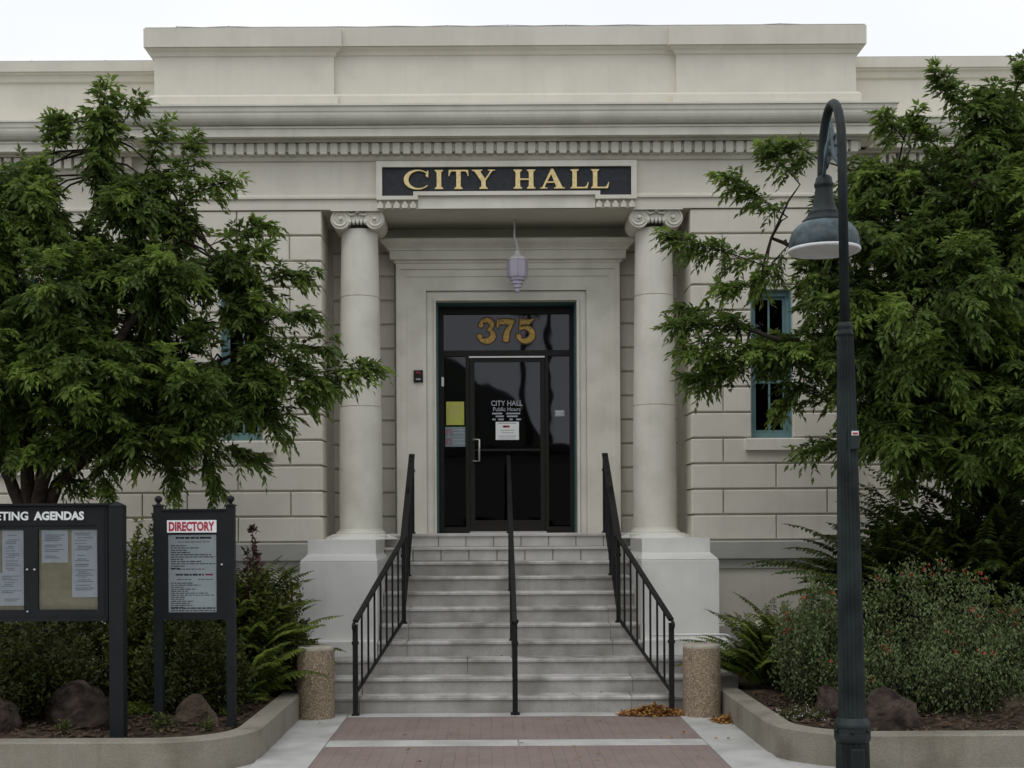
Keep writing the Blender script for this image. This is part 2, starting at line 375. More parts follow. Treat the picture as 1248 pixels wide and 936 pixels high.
# ------------------------------------------------------------------ the building
YW = 15.7                                     # face of the entrance bay
YG = 16.25                                    # face of the wings
YR = 16.7                                     # back wall of the porch
XL, XR = XC-4.12, XC+4.12
PL, PR = P(397, 450, YW).x, 0                 # porch opening edges
PL = XC-2.2; PR = XC+2.2
ZT = 1.80                                     # landing height
ZS = zy(255, YW)                              # soffit over the porch
PITCH = 31.15*YW/FP
ZB = zy(660, YW)                              # foot of the rustication
jz = [zy(286, YW)-PITCH*k for k in range(13)]; jz = [ZS]+jz   # joint levels, top to bottom
B = thing('city_hall_building', 'cream neoclassical city hall with two ionic columns and dark sign over its entrance', 'building', (XC, YW, 0))
def bpart(mb, name, m, lab=None, parent=None): return part(mb, name, m, parent or B, lab)
ZTOP = ZS
# body walls (backing behind the blocks)
I = .05
wx0, wx1, wz0, wz1 = 3.13, 3.62, zy(535.5, YW), zy(353.5, YW)
wins = [(wx0, wx1, wz0, wz1, YW, 'left'), (2*XC-wx1, 2*XC-wx0, wz0, wz1, YW, 'right'), (6.0, 7.15, zy(562, YG), zy(335, YG), YG, ''), (2*XC-7.15, 2*XC-6.0, zy(562, YG), zy(335, YG), YG, '')]
m_ = MB()
def holed(x0, x1, yf, yb, z0, z1, holes):
    holes = sorted(h for h in holes if h[0] > x0 and h[1] < x1)
    cx = x0
    for h in holes:
        m_.box(cx, h[0], yf, yb, z0, z1); m_.box(h[0], h[1], yf, yb, z0, h[2]); m_.box(h[0], h[1], yf, yb, h[3], z1); cx = h[1]
    m_.box(cx, x1, yf, yb, z0, z1)
H4 = [w_[:4] for w_ in wins]
m_ = MB()
for a_ in ((XL+I, PL-I, YW+.042, YW+.6, .05, ZS), (PR+I, XR-I, YW+.042, YW+.6, .05, ZS), (-14, XL+.3, YG+.042, YG+.5, .05, 7.0), (XR-.3, 14, YG+.042, YG+.5, .05, 7.0), (PL-.3, PL-I, YW+.6, YR+.1, .05, ZS), (PR+I, PR+.3, YW+.6, YR+.1, .05, ZS)):
    m_ = MB(); holed(*a_, H4); bpart(m_, 'wall', 'painted_stucco')
# porch back wall with door opening
ox0, ox1, oz1 = P(531.5, 500, YR-.12).x, P(703.5, 500, YR-.12).x, zy(366, YR-.12)
m_ = MB(); m_.box(PL-.3, ox0-.05, YR+.03, YR+.3, ZT-.3, ZS); m_.box(ox1+.05, PR+.3, YR+.03, YR+.3, ZT-.3, ZS); m_.box(ox0-.05, ox1+.05, YR+.03, YR+.3, oz1+.05, ZS)
bpart(m_, 'porch_wall', 'shaded_stucco')
m_ = MB(); m_.box(PL-.3, PR+.3, YW+.0, YR+.3, ZS+.001, ZS+.06); bpart(m_, 'porch_soffit', 'painted_stucco')
m_ = MB(); m_.box(XL+.05, XR-.05, YW+.1, 24, ZS+.062, 7.6); m_.box(-14, 14, YG+.12, 24, 6.95, 7.45); bpart(m_, 'upper_wall', 'painted_stucco')
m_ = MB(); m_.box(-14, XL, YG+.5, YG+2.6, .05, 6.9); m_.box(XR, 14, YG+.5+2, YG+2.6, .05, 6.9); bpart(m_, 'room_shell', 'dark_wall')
# rusticated blocks
BLK = {}
def block(x0, x1, z0, z1, yf, m='painted_stucco', depth=.05, jg=.014):
    w_, h = round(x1-x0-jg, 4), round(z1-z0-.022, 4)
    key = (w_, h, m, depth)
    if key not in BLK:
        q = MB(); q.cbox(0, w_, 0, depth, 0, h, .010); me = bpy.data.meshes.new('stone_block'); me.from_pydata(q.v, [], q.f); me.materials.append(MATS[m]); BLK[key] = me
    return inst('stone_block', BLK[key], B, (x0+jg/2, yf+random.uniform(-.0015, .0015), z0+.011))
def course(edge, d, far, i, yf, holes, deep):
    # lay one course from edge outwards in direction d to far; pattern alternates
    z1, z0 = jz[i], jz[i+1]
    cuts = [.39, 1.63, 2.87, 4.11, 5.35, 6.6] if i % 2 == 1 else [1.02, 2.26, 3.5, 4.74, 6.0]
    xs = [edge]+[edge+d*c for c in cuts if c < abs(far-edge)-.12]+[far]
    segs = [(min(a, b), max(a, b)) for a, b in zip(xs[:-1], xs[1:])]
    for a, b in segs:
        if a > 9.5 or b < -9: continue
        sub = [(a, b)]
        for hx0, hx1, hz0, hz1 in holes:
            if z0 < hz1-.02 and z1 > hz0+.02:
                ns = []
                for p, q in sub:
                    if q <= hx0 or p >= hx1: ns.append((p, q)); continue
                    if p < hx0-.02: ns.append((p, hx0))
                    if q > hx1+.02: ns.append((hx1, q))
                sub = ns
        for p, q in sub:
            if q-p < .03: continue
            at_edge = abs((p if d > 0 else q)-edge) < .01
            block(p, q, z0, z1, yf, depth=(.62 if (at_edge and deep) else .05))
for i in range(len(jz)-1):
    holesm = [(a, b, c, d) for a, b, c, d, *_ in wins]
    course(PR, 1, XR, i, YW, holesm, True); course(PL, -1, XL, i, YW, holesm, True)
    course(XR, 1, 9.6, i, YG, holesm, False); course(XL, -1, -9.2, i, YG, holesm, False)
# porch wall courses
su0, su1 = P(483, 500, YR-.1).x, P(755, 500, YR-.1).x
for i in range(len(jz)-1):
    for a, b in ((PL, su0-.01), (su1+.01, PR)):
        block(a, b, jz[i+1], jz[i], YR, 'shaded_stucco')
# entablature
def zz(y, p, yw=YW): return zy(y, yw-p)
zc = zz(164, .30)
prof = [(.02, ZS), (.02, zz(242.5, .02)), (.05, zz(241, .05)), (.05, zz(238.5, .05)), (.0, zz(236.5, 0)), (0, zz(196, 0)), (.03, zz(195, .03)), (.05, zz(192, .05)), (.055, zz(189, .055)),
        (.055, zz(172, .05)), (.15, zz(172, .15)-.005), (.17, zc-.012), (.17, zc), (.285, zc), (.30, zc-.012), (.30, zz(155.5, .30)), (.315, zz(155, .315)), (.315, zz(152.5, .315)), (.30, zz(152, .30))]
for k in range(7):
    a = math.pi/2*k/6; prof.append((.325+.095*math.sin(a), zz(151, .33)+(zz(136, .42)-zz(151, .33))*(1-math.cos(a))))
prof2 = [(.43, zz(134, .43)), (.44, zz(128, .44)), (.455, zz(127.5, .455)), (.455, zz(125, .455)), (.10, zz(125, .455)+.03)]
zci = zz(125, .455)+.02
iA = 4; 
def cornice(xl, xr, yf, yb, nm=''):
    m_ = MB(); m_.band(prof[:6], xl, xr, yf, yb); bpart(m_, 'frieze', 'painted_stucco')
    m_ = MB(); m_.band(prof[5:19], xl, xr, yf, yb); bpart(m_, 'cornice', 'painted_trim')
    m_ = MB(); m_.band(prof[18:], xl, xr, yf, yb); bpart(m_, 'cornice_roll', 'crown_stucco')
    m_ = MB(); m_.band([prof[-1]]+prof2, xl, xr, yf, yb); bpart(m_, 'cornice_crown', 'painted_trim')
cornice(XL, XR, YW, YG+.2)
cornice(-14, XL-.02, YG, YG+.4); cornice(XR+.02, 14, YG, YG+.4)
# dentils
dz0, dz1 = zz(187, .12), zz(174, .12)
q = MB(); q.box(0, .084, 0, .085, 0, dz1-dz0); dme = bpy.data.meshes.new('dentil'); dme.from_pydata(q.v, [], q.f); dme.materials.append(MATS['painted_trim'])
n = 68; pt = (XR-XL+.16)/n
for k in range(n): inst('dentil', dme, B, (XL-.08+pt*k+.02, YW-.14, dz0))
for k in range(26):
    inst('dentil', dme, B, (XL-.55-pt*k, YG-.14, dz0)); inst('dentil', dme, B, (XR+.47+pt*k, YG-.14, dz0))
q = MB(); q.box(XL-.1, XR+.1, YW-.105, YW-.05, dz0+.035, dz1-.0); bpart(q, 'dentil_backing', 'crown_stucco')
# parapet of the bay
def parapet(x0, x1, yf, p, nm, top=32.5):
    pr = [(p, zz(125, .455)-.06), (p+.05, zz(125, .455)-.05), (p+.05, zz(116, p+.05)), (p+.03, zz(115, p)), (p, zz(114, p)), (p, zz(68, p)), (p+.02, zz(67, p)), (p+.03, zz(63, p)), (p+.07, zz(58, p+.07)), (p+.08, zz(56.5, p+.08)), (p+.08, zz(55.5, p+.08)), (p+.10, zz(55.2, p+.1)), (p+.10, zz(top, p+.10))]
    m_ = MB(); m_.band(pr, x0, x1, yf, yf+.6); bpart(m_, nm, 'painted_stucco')
    pr = [(p+.085, zz(top, p+.10)+.001), (p+.085, zz(top-1.8, p+.1)), (p-.2, zz(top-1.8, p+.1)+.01)]
    m_ = MB(); m_.band(pr, x0, x1, yf, yf+.6); bpart(m_, 'coping_flashing', 'water_table')
parapet(XL, XC-2.1, YW, .06, 'parapet_block'); parapet(XC+2.1, XR, YW, .06, 'parapet_block'); parapet(XC-2.35, XC+2.35, YW, .0, 'parapet_panel', 32.8)
def wparapet(x0, x1):
    f = lambda y, p: zy(y, YG-p)
    p = -.05
    pr = [(p, zz(125, .455)-.1), (p, f(99.5, p)), (p+.03, f(98, p)), (p+.05, f(91, p)), (p+.08, f(90, p)), (p+.08, f(88, p)), (p+.10, f(87.7, p)), (p+.10, f(75.5, p))]
    m_ = MB(); m_.band(pr, x0, x1, YG, YG+.6); bpart(m_, 'wing_parapet', 'painted_stucco')
    m_ = MB(); m_.band([(p+.085, f(75.5, p)+.001), (p+.085, f(74.2, p)), (p, f(74.2, p)+.01)], x0, x1, YG, YG+.6); bpart(m_, 'coping_flashing', 'water_table')
wparapet(-14, XL+.1); wparapet(XR-.1, 14)
# little anchors and a slack wire along the parapet copings
m_ = MB()
def wire(x0, x1, y, z, step, yf):
    x = x0; pts = []
    while x < x1:
        hh = random.uniform(.008, .022); m_.tube([(x, y, z-.01), (x, y, z+hh)], .006, 4); pts.append((x, y, z+hh*.8)); pts.append((x+step*.5, y, z+hh*.3)); x += step*random.uniform(.85, 1.2)
    m_.tube(pts, .0035, 4)
wire(XL+.2, XR-.3, YW-.03, zz(30.8, .1)+.012, .62, 0)
wire(-8, XL-.2, YG-.03, zy(74.2, YG), .45, 0); wire(XR+.2, 8.5, YG-.03, zy(74.2, YG), .45, 0)
bpart(m_, 'parapet_wire', 'black_metal')
# roof
m_ = MB(); m_.box(-14, 14, 16.8, 30, 7.3, 7.35); bpart(m_, 'roof', 'roof_felt')
# water table and base
for x0, x1, yf in ((XC+2.0, XR, YW), (XL, XC-2.0, YW), (XR+.06, 13.9, YG), (-13.9, XL-.06, YG)):
    m_ = MB(); m_.band([(.0, zy(695, yf)), (.03, zy(694, yf)), (.03, zy(684, yf-.03)), (.075, zy(682, yf-.075)), (.075, zy(662, yf-.075)), (.02, zy(660.5, yf))], x0, x1, yf, yf+.3); bpart(m_, 'water_table', 'water_table')
    m_ = MB(); m_.band([(.09, 0), (.09, zy(764, yf-.1)), (.06, zy(762, yf-.08)), (.0, zy(761, yf)+.01), (.0, zy(695, yf))], x0, x1, yf, yf+.3); bpart(m_, 'base_course', 'painted_stucco')
# windows
def window(x0, x1, z0, z1, yf, two=True):
    W = bpy.data.objects.new('window', None); COL.objects.link(W); W.parent = B; W.location = Vector((x0, yf, z0))-B.location
    d = yf+.13; t = .05
    m_ = MB()
    for a, b, c, e in ((x0, x0+t, z0, z1), (x1-t, x1, z0, z1), (x0+t, x1-t, z0, z0+.07), (x0+t, x1-t, z1-.07, z1)): m_.box(a, b, d, d+.09, c, e)
    # painted lining of the reveal
    m_.box(x0, x0+.012, yf+.04, d, z0, z1); m_.box(x1-.012, x1, yf+.04, d, z0, z1)
    part(m_, 'window_frame', 'teal_paint', W)
    zm = z0+(z1-z0)*.385; xm = (x0+x1)/2
    m_ = MB(); a0, a1 = x0+t, x1-t
    for c, e, yy in ((z0+.07, zm+.02, d+.025), (zm-.02, z1-.07, d+.045)):
        for p, q_ in ((a0, a0+.03), (a1-.03, a1)): m_.box(p, q_, yy, yy+.035, c, e)
        m_.box(a0+.03, a1-.03, yy, yy+.035, c, c+.035); m_.box(a0+.03, a1-.03, yy, yy+.035, e-.035, e)
        nm = 1 if x1-x0 < .7 else 3
        for k in range(nm):
            xx = a0+(a1-a0)*(k+1)/(nm+1); m_.box(xx-.011, xx+.011, yy+.005, yy+.03, c+.035, e-.035)
    part(m_, 'sash', 'teal_paint', W)
    m_ = MB(); m_.box(a0+.01, a1-.01, d+.06, d+.066, z0+.08, z1-.08); part(m_, 'pane', 'window_glass', W)
    m_ = MB(); m_.tbox(x0-.08, x1+.14 if two else x1+.08, yf-.055, d+.02, z0-.145, z0-.004, .012); part(m_, 'sill', 'painted_trim', W)
for a, b, c, d, yf, sd in wins: window(a, b, c, d, yf, yf == YW)
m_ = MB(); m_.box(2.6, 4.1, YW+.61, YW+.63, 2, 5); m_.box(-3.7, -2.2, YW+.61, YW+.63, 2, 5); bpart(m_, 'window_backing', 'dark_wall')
# columns
def column(cx):
    cy = 16.0; cx_ = cx
    C = bpy.data.objects.new('column', None); COL.objects.link(C); C.parent = B; C.location = Vector((cx, cy, ZT))-B.location
    zs = lambda y: zy(y, cy)
    zb, zt = zs(646), zs(284); rb, rt = .262, .222
    def rad(z):
        t = (z-zb)/(zt-zb); return rb-(rb-rt)*max(0, (t-.15)/.85)**1.4
    j = [zb, zs(496), zs(363), zt+.02]
    for a, b in zip(j[:-1], j[1:]):
        m_ = MB(); pr = [(rad(a), a+.006)]+[(rad(a+(b-a)*k/6), a+.006+(b-a-.012)*k/6) for k in range(1, 6)]+[(rad(b), b-.006)]
        m_.lathe(pr, (cx, cy), 40); m_.lathe([(rad(a)-.007, a), (rad(a)-.007, a+.0055)], (cx, cy), 40); m_.lathe([(rad(b)-.007, b-.0055), (rad(b)-.007, b-.0005)], (cx, cy), 40); part(m_, 'drum', 'painted_trim', C)
    m_ = MB(); m_.lathe([(rb+.03, zb-.055), (rb+.04, zb-.045), (rb+.042, zb-.03), (rb+.03, zb-.012), (rb+.012, zb-.008), (rb+.012, zb), (rb, zb+.02)], (cx, cy), 40)
    m_.box(cx-.33, cx+.33, cy-.33, cy+.33, ZT-.06, zb-.054)
    part(m_, 'base', 'painted_trim', C)
    # ionic capital
    zc_ = zs(277); m_ = MB()
    for sx in (-1, 1):
        vx = cx+sx*.205; r = .118; vz = zs(272.5)
        # bolster
        for yy0, yy1 in ((cy-.27, cy+.27),):
            ring = [(vx+r*math.cos(2*math.pi*k/20), vz+r*math.sin(2*math.pi*k/20)) for k in range(20)]
            m_.prism(ring, yy0, yy1)
        # spiral relief on the face
        pts = []; 
        for k in range(46):
            a = math.pi/2-sx*(-1)*0+sx*(-k*.30); rr = (r-.012)*(1-k/52)
            pts.append((vx+rr*math.cos(a), cy-.275, vz+rr*math.sin(a)))
        m_.tube(pts, [.012*(1-k/90) for k in range(46)], 5)
        m_.lathe([(.001, 0), (.001, .0)], (0, 0), 3) if False else None
        m_.tube([(vx, cy-.27, vz), (vx, cy-.297, vz)], .02, 8)
    m_.box(cx-.21, cx+.21, cy-.255, cy+.255, zs(274), zs(263))
    # egg and dart
    for k in range(5):
        ex = cx-.09+.045*k; m_.tube([(ex, cy-.26, zs(279)), (ex, cy-.272, zs(276)), (ex, cy-.26, zs(272.5))], [.012, .02, .012], 6)
    # leaves curling from the rosette and the rosette
    m_.tube([(cx, cy-.27, zs(263.5)), (cx, cy-.31, zs(263.5))], .028, 8); m_.tube([(cx, cy-.27, zs(260)), (cx, cy-.30, zs(260))], .022, 8)
    for sx in (-1, 1): m_.tube([(cx+sx*.02, cy-.27, zs(266)), (cx+sx*.08, cy-.285, zs(268)), (cx+sx*.13, cy-.275, zs(264))], [.018, .014, .008], 6)
    # abacus
    m_.tbox(cx-.30, cx+.30, cy-.31, cy+.30, zs(262.5), ZS-.002-.012, .004)
    m_.box(cx-.275, cx+.275, cy-.285, cy+.28, zs(263.8), zs(262.5)+.001)
    m_.box(cx-.315, cx+.315, cy-.322, cy+.31, ZS-.016, ZS-.001)
    part(m_, 'capital', 'painted_trim', C)
for x in (P(439.5, 500, 16).x, P(797.5, 500, 16).x): column(x)
# pedestals
def pedestal(s):
    f = lambda v: XC+s*v
    def bx(mb, a, b, *r, **k): x0, x1 = sorted((f(a), f(b))); mb.tbox(x0, x1, *r, **k)
    xi = 1.42
    Q = bpy.data.objects.new('pedestal', None); COL.objects.link(Q); Q.parent = B; Q.location = Vector((f(1.8), 14.1, .5))-B.location
    m_ = MB(); X0, X1 = sorted((f(xi+.002), f(2.248))); Y0, Y1 = sorted((f(xi+.05), f(2.222)))
    lo = [(X0, 14.102, 1.5165), (X1, 14.102, 1.5165), (X1, 15.72, 1.5165), (X0, 15.72, 1.5165)]; md = [(Y0, 14.5, 1.585), (Y1, 14.5, 1.585), (Y1, 15.72, 1.585), (Y0, 15.72, 1.585)]
    up = [(x, y, 1.74) for x, y, _ in md]; vs = lo+md+up; fs = [(3, 2, 1, 0), (8, 9, 10, 11)]
    for k in range(2):
        for i in range(4): j = (i+1) % 4; fs.append((k*4+i, k*4+j, k*4+4+j, k*4+4+i))
    m_.add(vs, fs); cxp = P(439.5 if s < 0 else 797.5, 500, 16).x
    m_.lathe([(.47, 1.735), (.46, 1.75), (.40, 1.775), (.35, 1.795), (.34, 1.80)], (cxp, 16.0), 36)
    bx(m_, xi+.15, 2.2, 15.55, YR+.02, 1.7, ZT-.06, c=.02); part(m_, 'shoulder', 'pedestal_paint', Q)
    m_ = MB(); bx(m_, xi, 2.25, 14.1, 15.72, .66, 1.516, c=.012); part(m_, 'body', 'pedestal_paint', Q)
    m_ = MB(); bx(m_, xi, 2.36, 14.0, 15.72, .498, .67, c=.015); part(m_, 'plinth', 'pedestal_paint', Q)
    if s > 0:
        y = 13.93; zt_ = zy(775, y)
        x0, x1 = f(1.5), P(894, 800, y).x
        pts = [(x0, y, zt_), (x1-.10, y, zt_)]+[(x1-.10+.10*math.sin(a), y, zt_-.10+.10*math.cos(a)) for a in (.3, .6, .9, 1.2, 1.57)]+[(x1, y, .34)]
        m_ = MB(); m_.tube(pts, .014, 8); part(m_, 'white_pipe', 'white_paint', Q)
pedestal(-1); pedestal(1)
# sign over the entrance
SG = bpy.data.objects.new('sign_plaque', None); COL.objects.link(SG); SG.parent = B; SG.location = Vector((XC, YW-.05, 5.8))-B.location
ys = YW-.09
def sx_(x): return P(x, 220, ys).x
def sz_(y): return zy(y, ys)
y0 = ys
outer = [(458.5, 242.5), (509, 242.5), (509, 237.5), (725.5, 237.5), (725.5, 242.5), (776, 242.5), (776, 195.8), (458.5, 195.8)]
inner = [(465.5, 238), (503.5, 238), (503.5, 232.8), (731.5, 232.8), (731.5, 238), (769.5, 238), (769.5, 202.8), (465.5, 202.8)]
cvt = lambda L_: [(sx_(a), sz_(b)) for a, b in L_]
O_, N_ = cvt(outer), cvt(inner); m_ = MB(); n = 8
vs = [(a, y0, b) for a, b in O_]+[(a, y0, b) for a, b in N_]+[(a, YW+.01, b) for a, b in O_]+[(a, y0+.04, b) for a, b in N_]
fs = []
for i in range(n):
    k = (i+1) % n; fs += [(i, k, n+k, n+i), (i, i+2*n, k+2*n, k), (n+i, n+k, 3*n+k, 3*n+i)]
m_.add(vs, fs); part(m_, 'frame', 'painted_trim', SG)
m_ = MB(); m_.prism(N_, y0+.038, YW); part(m_, 'panel', 'sign_slate', SG)
m_ = MB(); m_.box(sx_(509), sx_(725.5), YW-.045, YW, ZS-.0, sz_(238)); part(m_, 'fascia', 'painted_trim', SG)
for sx in (458.5, 725.5):
    for k in range(5):
        a, b = sx_(sx+1+k*10), sx_(sx+8.2+k*10); m_ = MB(); m_.add([(a, y0+.01, sz_(252.5)), (b, y0+.01, sz_(252.5)), (b, y0+.01, sz_(248.5)), ((a+b)/2, y0-.0, sz_(244)), (a, y0+.01, sz_(248.5)), (a, YW, sz_(252.5)), (b, YW, sz_(252.5)), (b, YW, sz_(248.5)), ((a+b)/2, YW, sz_(244)), (a, YW, sz_(248.5))],
               [(0, 1, 2, 3, 4), (0, 5, 6, 1), (1, 6, 7, 2), (2, 7, 8, 3), (3, 8, 9, 4), (4, 9, 5, 0)]); part(m_, 'block', 'painted_trim', SG)
# serif letters, cap height 1
def arc(cx, cz, rx, rz, a0, a1, n=22): return [(cx+rx*math.cos(R(a0+(a1-a0)*k/n)), cz+rz*math.sin(R(a0+(a1-a0)*k/n))) for k in range(n+1)]
def stem(x, w_=.23, z0=0, z1=1, s=.1): # stem with bracketed serifs
    return [(x-s, z0), (x+w_+s, z0), (x+w_+s, z0+.045), (x+w_+.02, z0+.10), (x+w_, z0+.17), (x+w_, z1-.17), (x+w_+.02, z1-.10), (x+w_+s, z1-.045), (x+w_+s, z1), (x-s, z1), (x-s, z1-.045), (x-.02, z1-.10), (x, z1-.17), (x, z0+.17), (x-.02, z0+.10), (x-s, z0+.045)]
def glyph(ch):
    if ch == 'C':
        o = arc(.70, .5, .70, .52, 42, 322); i_ = arc(.78, .5, .54, .455, 318, 38)
        return 1.38, [o+i_, [(1.13, .70), (1.24, .62), (1.27, .62), (1.27, .97), (1.22, .97), (1.19, .88)]]
    if ch == 'I': return .43, [stem(.10)]
    if ch == 'T': return 1.04, [[(.405, .0), (.635+.1, 0), (.735, .045), (.655, .10), (.635, .17), (.635, .93), (.405, .93), (.405, .17), (.385, .10), (.305, .045), (.305, 0)],
                                [(0, .68), (.035, .68), (.10, .86), (.16, .925), (.88, .925), (.94, .86), (1.005, .68), (1.04, .68), (1.02, 1), (.02, 1)]]
    if ch == 'Y': return 1.27, [[(.42, 0), (.85, 0), (.85, .045), (.77, .10), (.75, .17), (.75, .43), (1.06, .89), (1.13, .95), (1.25, .96), (1.25, 1), (.86, 1), (.86, .96), (.97, .95), (.975, .90), (.72, .52), (.48, .89), (.49, .94), (.58, .96), (.58, 1), (.02, 1), (.02, .96), (.11, .94), (.18, .89), (.52, .40), (.52, .17), (.50, .10), (.42, .045)]]
    if ch == 'H': return 1.11, [stem(.10), stem(.78), [(.32, .46), (.79, .46), (.79, .53), (.32, .53)]]
    if ch == 'A': return 1.25, [[(0, 0), (.36, 0), (.36, .04), (.24, .055), (.225, .10), (.62, .88), (.55, 1.02), (.13, .12), (.10, .06), (0, .04)],
                                [(.70, 0), (1.25, 0), (1.25, .04), (1.15, .06), (1.10, .12), (.66, 1.03), (.545, 1.03), (.50, .90), (.80, .14), (.80, .06), (.70, .04)],
                                [(.34, .30), (.80, .30), (.77, .37), (.37, .37)]]
    if ch == 'L': return .96, [[(0, 0), (.90, 0), (.96, .32), (.925, .32), (.84, .13), (.74, .07), (.33, .07), (.33, .83), (.35, .90), (.43, .955), (.43, 1), (0, 1), (0, .955), (.08, .90), (.10, .83), (.10, .17), (.08, .10), (0, .045)]]
spots_ = [('C', 492, 524.5), ('I', 529.8, 540), ('T', 546.5, 571), ('Y', 574.5, 604), ('H', 626, 652.5), ('A', 658.5, 688.5), ('L', 695.5, 717.5), ('L', 720.5, 742.5)]
zlo, zhi = sz_(229.6), sz_(206.4)
for ch, a, b in spots_:
    wd, polys = glyph(ch); a, b = sx_(a), sx_(b); m_ = MB()
    for pl in polys: m_.prism([(a+(b-a)*px/wd, zlo+(zhi-zlo)*pz) for px, pz in pl], y0+.012+.0005*polys.index(pl), y0+.0375)
    part(m_, 'letter', 'gold', SG)
# door surround
DS = bpy.data.objects.new('door_surround', None); COL.objects.link(DS); DS.parent = B; DS.location = Vector((XC, YR, ZT))-B.location
def dx(x, D): return P(x, 400, D).x
def framed(mb, x0, x1, z1, xi0, xi1, zi1, yf, yb):    # inverted U of rectangular section
    vs = [(x0, yf, ZT), (x0, yf, z1), (x1, yf, z1), (x1, yf, ZT), (xi0, yf, ZT), (xi0, yf, zi1), (xi1, yf, zi1), (xi1, yf, ZT)]
    vs += [(a, yb, c) for a, b, c in vs]
    mb.add(vs, [(0, 4, 5, 1), (1, 5, 6, 2), (2, 6, 7, 3), (0, 1, 9, 8), (1, 2, 10, 9), (2, 3, 11, 10), (4, 12, 13, 5), (5, 13, 14, 6), (6, 14, 15, 7)])
m_ = MB(); yb = YR+.05
lev = [((483, 755.5, 320), YR-.17), ((489, 749, 328), YR-.15), ((496.5, 741.5, 337), YR-.135), ((519.5, 714.5, 354.5), YR-.10), ((529, 706, 363.5), YR-.125)]
conv = lambda t, y: (dx(t[0], y), dx(t[1], y), zy(t[2], y))
ol = [conv(t, y) for t, y in lev]+[(ox0, ox1, oz1)]
for k in range(5):
    a, b = ol[k], ol[k+1]; framed(m_, a[0], a[1], a[2], b[0], b[1], b[2], lev[k][1], lev[k+1][1]+(.0 if k < 4 else 0) if k < 4 else 16.98)
part(m_, 'architrave', 'painted_trim', DS)
m_ = MB()
za = zy(320, YR-.17)
pr = [(0, za-.01), (.02, za), (.02, zy(317.5, YR-.19)), (.05, zy(316, YR-.2)), (.07, zy(315.8, YR-.22)), (.075, zy(305, YR-.25)), (.10, zy(304, YR-.27)), (.10, zy(302.5, YR-.27)), (.13, zy(299, YR-.3)), (.17, zy(295.5, YR-.33)), (.185, zy(293, YR-.35)), (.19, zy(290, YR-.36)), (.0, zy(289, YR-.3)+.03)]
m_.band(pr, ol[0][0], ol[0][1], YR-.17, YR+.02); part(m_, 'hood', 'painted_trim', DS)
# intercom on the architrave
a = P(510, 459, YR-.105)
q = MB(); q.cbox(a.x-.058, a.x+.058, YR-.175, YR-.10, a.z-.075, a.z+.075, .012); ic = part(q, 'intercom', 'dark_frame', B)
q = MB(); q.box(a.x-.03, a.x+.02, YR-.181, YR-.176, a.z+.035, a.z+.05); q.box(a.x+.025, a.x+.037, YR-.181, YR-.176, a.z+.025, a.z+.04); part(q, 'red_light', 'red_ink', ic)
q = MB(); q.box(a.x-.028, a.x+.03, YR-.18, YR-.176, a.z-.05, a.z-.032); part(q, 'speaker_strip', 'ink_pale', ic)
# teal jamb lining
YD = 16.93
m_ = MB(); framed(m_, ox0+.0, ox1-.0, oz1, ox0+.022, ox1-.022, oz1-.022, YR+.03, YD+.05)
part(m_, 'jamb_lining', 'jamb_teal', DS)
# glazed entrance
GD = bpy.data.objects.new('glazed_entrance', None); COL.objects.link(GD); GD.parent = B; GD.location = Vector((XC, YD, ZT))-B.location
ex = lambda x: P(x, 500, YD).x; ez = lambda y: zy(y, YD)
zdb = ZT+.001; gx0, gx1 = ox0+.022, ox1-.022; gt = oz1-.022
m_ = MB()
m_.box(gx0, ex(541), YD, YD+.1, zdb, gt); m_.box(ex(694.5), gx1, YD, YD+.1, zdb, gt)
m_.box(ex(541), ex(694.5), YD, YD+.1, ez(382.5), gt); m_.box(ex(541), ex(694.5), YD, YD+.1, ez(434), ez(427))
m_.box(ex(567.5), ex(572), YD+.001, YD+.1, zdb, ez(434)); m_.box(ex(664.5), ex(668.5), YD+.001, YD+.1, zdb, ez(434))
m_.box(ex(541), ex(567.5), YD+.002, YD+.1, zdb, zdb+.08); m_.box(ex(668.5), ex(694.5), YD+.002, YD+.1, zdb, zdb+.08)
part(m_, 'frame', 'dark_frame', GD)
m_ = MB()
for a, b, c, d in ((572.4, 578.5, 647, 436.5), (658.5, 664.1, 647, 436.5)): m_.box(ex(a), ex(b), YD+.01, YD+.06, zdb+.015, ez(d))
m_.box(ex(578.5), ex(658.5), YD+.011, YD+.06, ez(441), ez(436.5)); m_.box(ex(578.5), ex(658.5), YD+.011, YD+.06, zdb+.015, ez(634)); m_.box(ex(578.5), ex(658.5), YD+.015, YD+.05, ez(549.5), ez(547.0))
part(m_, 'door', 'dark_frame', GD)
for a, b, c, d in ((541, 694.5, 427, 382.5), (541, 567.5, 640, 434), (668.5, 694.5, 640, 434)):
    m_ = MB(); m_.box(ex(a)-.005, ex(b)+.005, YD+.04, YD+.046, ez(c)-.005, ez(d)+.005); part(m_, 'pane', 'door_glass', GD)
m_ = MB(); m_.box(ex(578), ex(659), YD+.03, YD+.036, ez(635), ez(440)); part(m_, 'door_pane', 'door_glass', GD)
m_ = MB(); m_.box(ex(572), ex(664), YD-.006, YD+.002, ez(436), ez(434.2)); part(m_, 'closer_strip', 'steel', GD)
m_ = MB(); m_.tbox(ex(572), ex(665), YD-.12, YD+.05, ZT, ZT+.022, .006); part(m_, 'threshold', 'steel', GD)
m_ = MB(); hx = ex(584); m_.tube([(ex(576.5), YD+.02, ez(536)), (ex(577), YD-.05, ez(536)), (hx, YD-.06, ez(536)), (hx, YD-.06, ez(562)), (ex(577), YD-.05, ez(562)), (ex(576.5), YD+.02, ez(562))], .013, 8); part(m_, 'handle', 'steel', GD)
m_ = MB(); m_.box(ex(538.3), ex(541.2), YD-.012, YD, ez(470.5), ez(459.5)); part(m_, 'key_plate', 'paper_plain', GD)
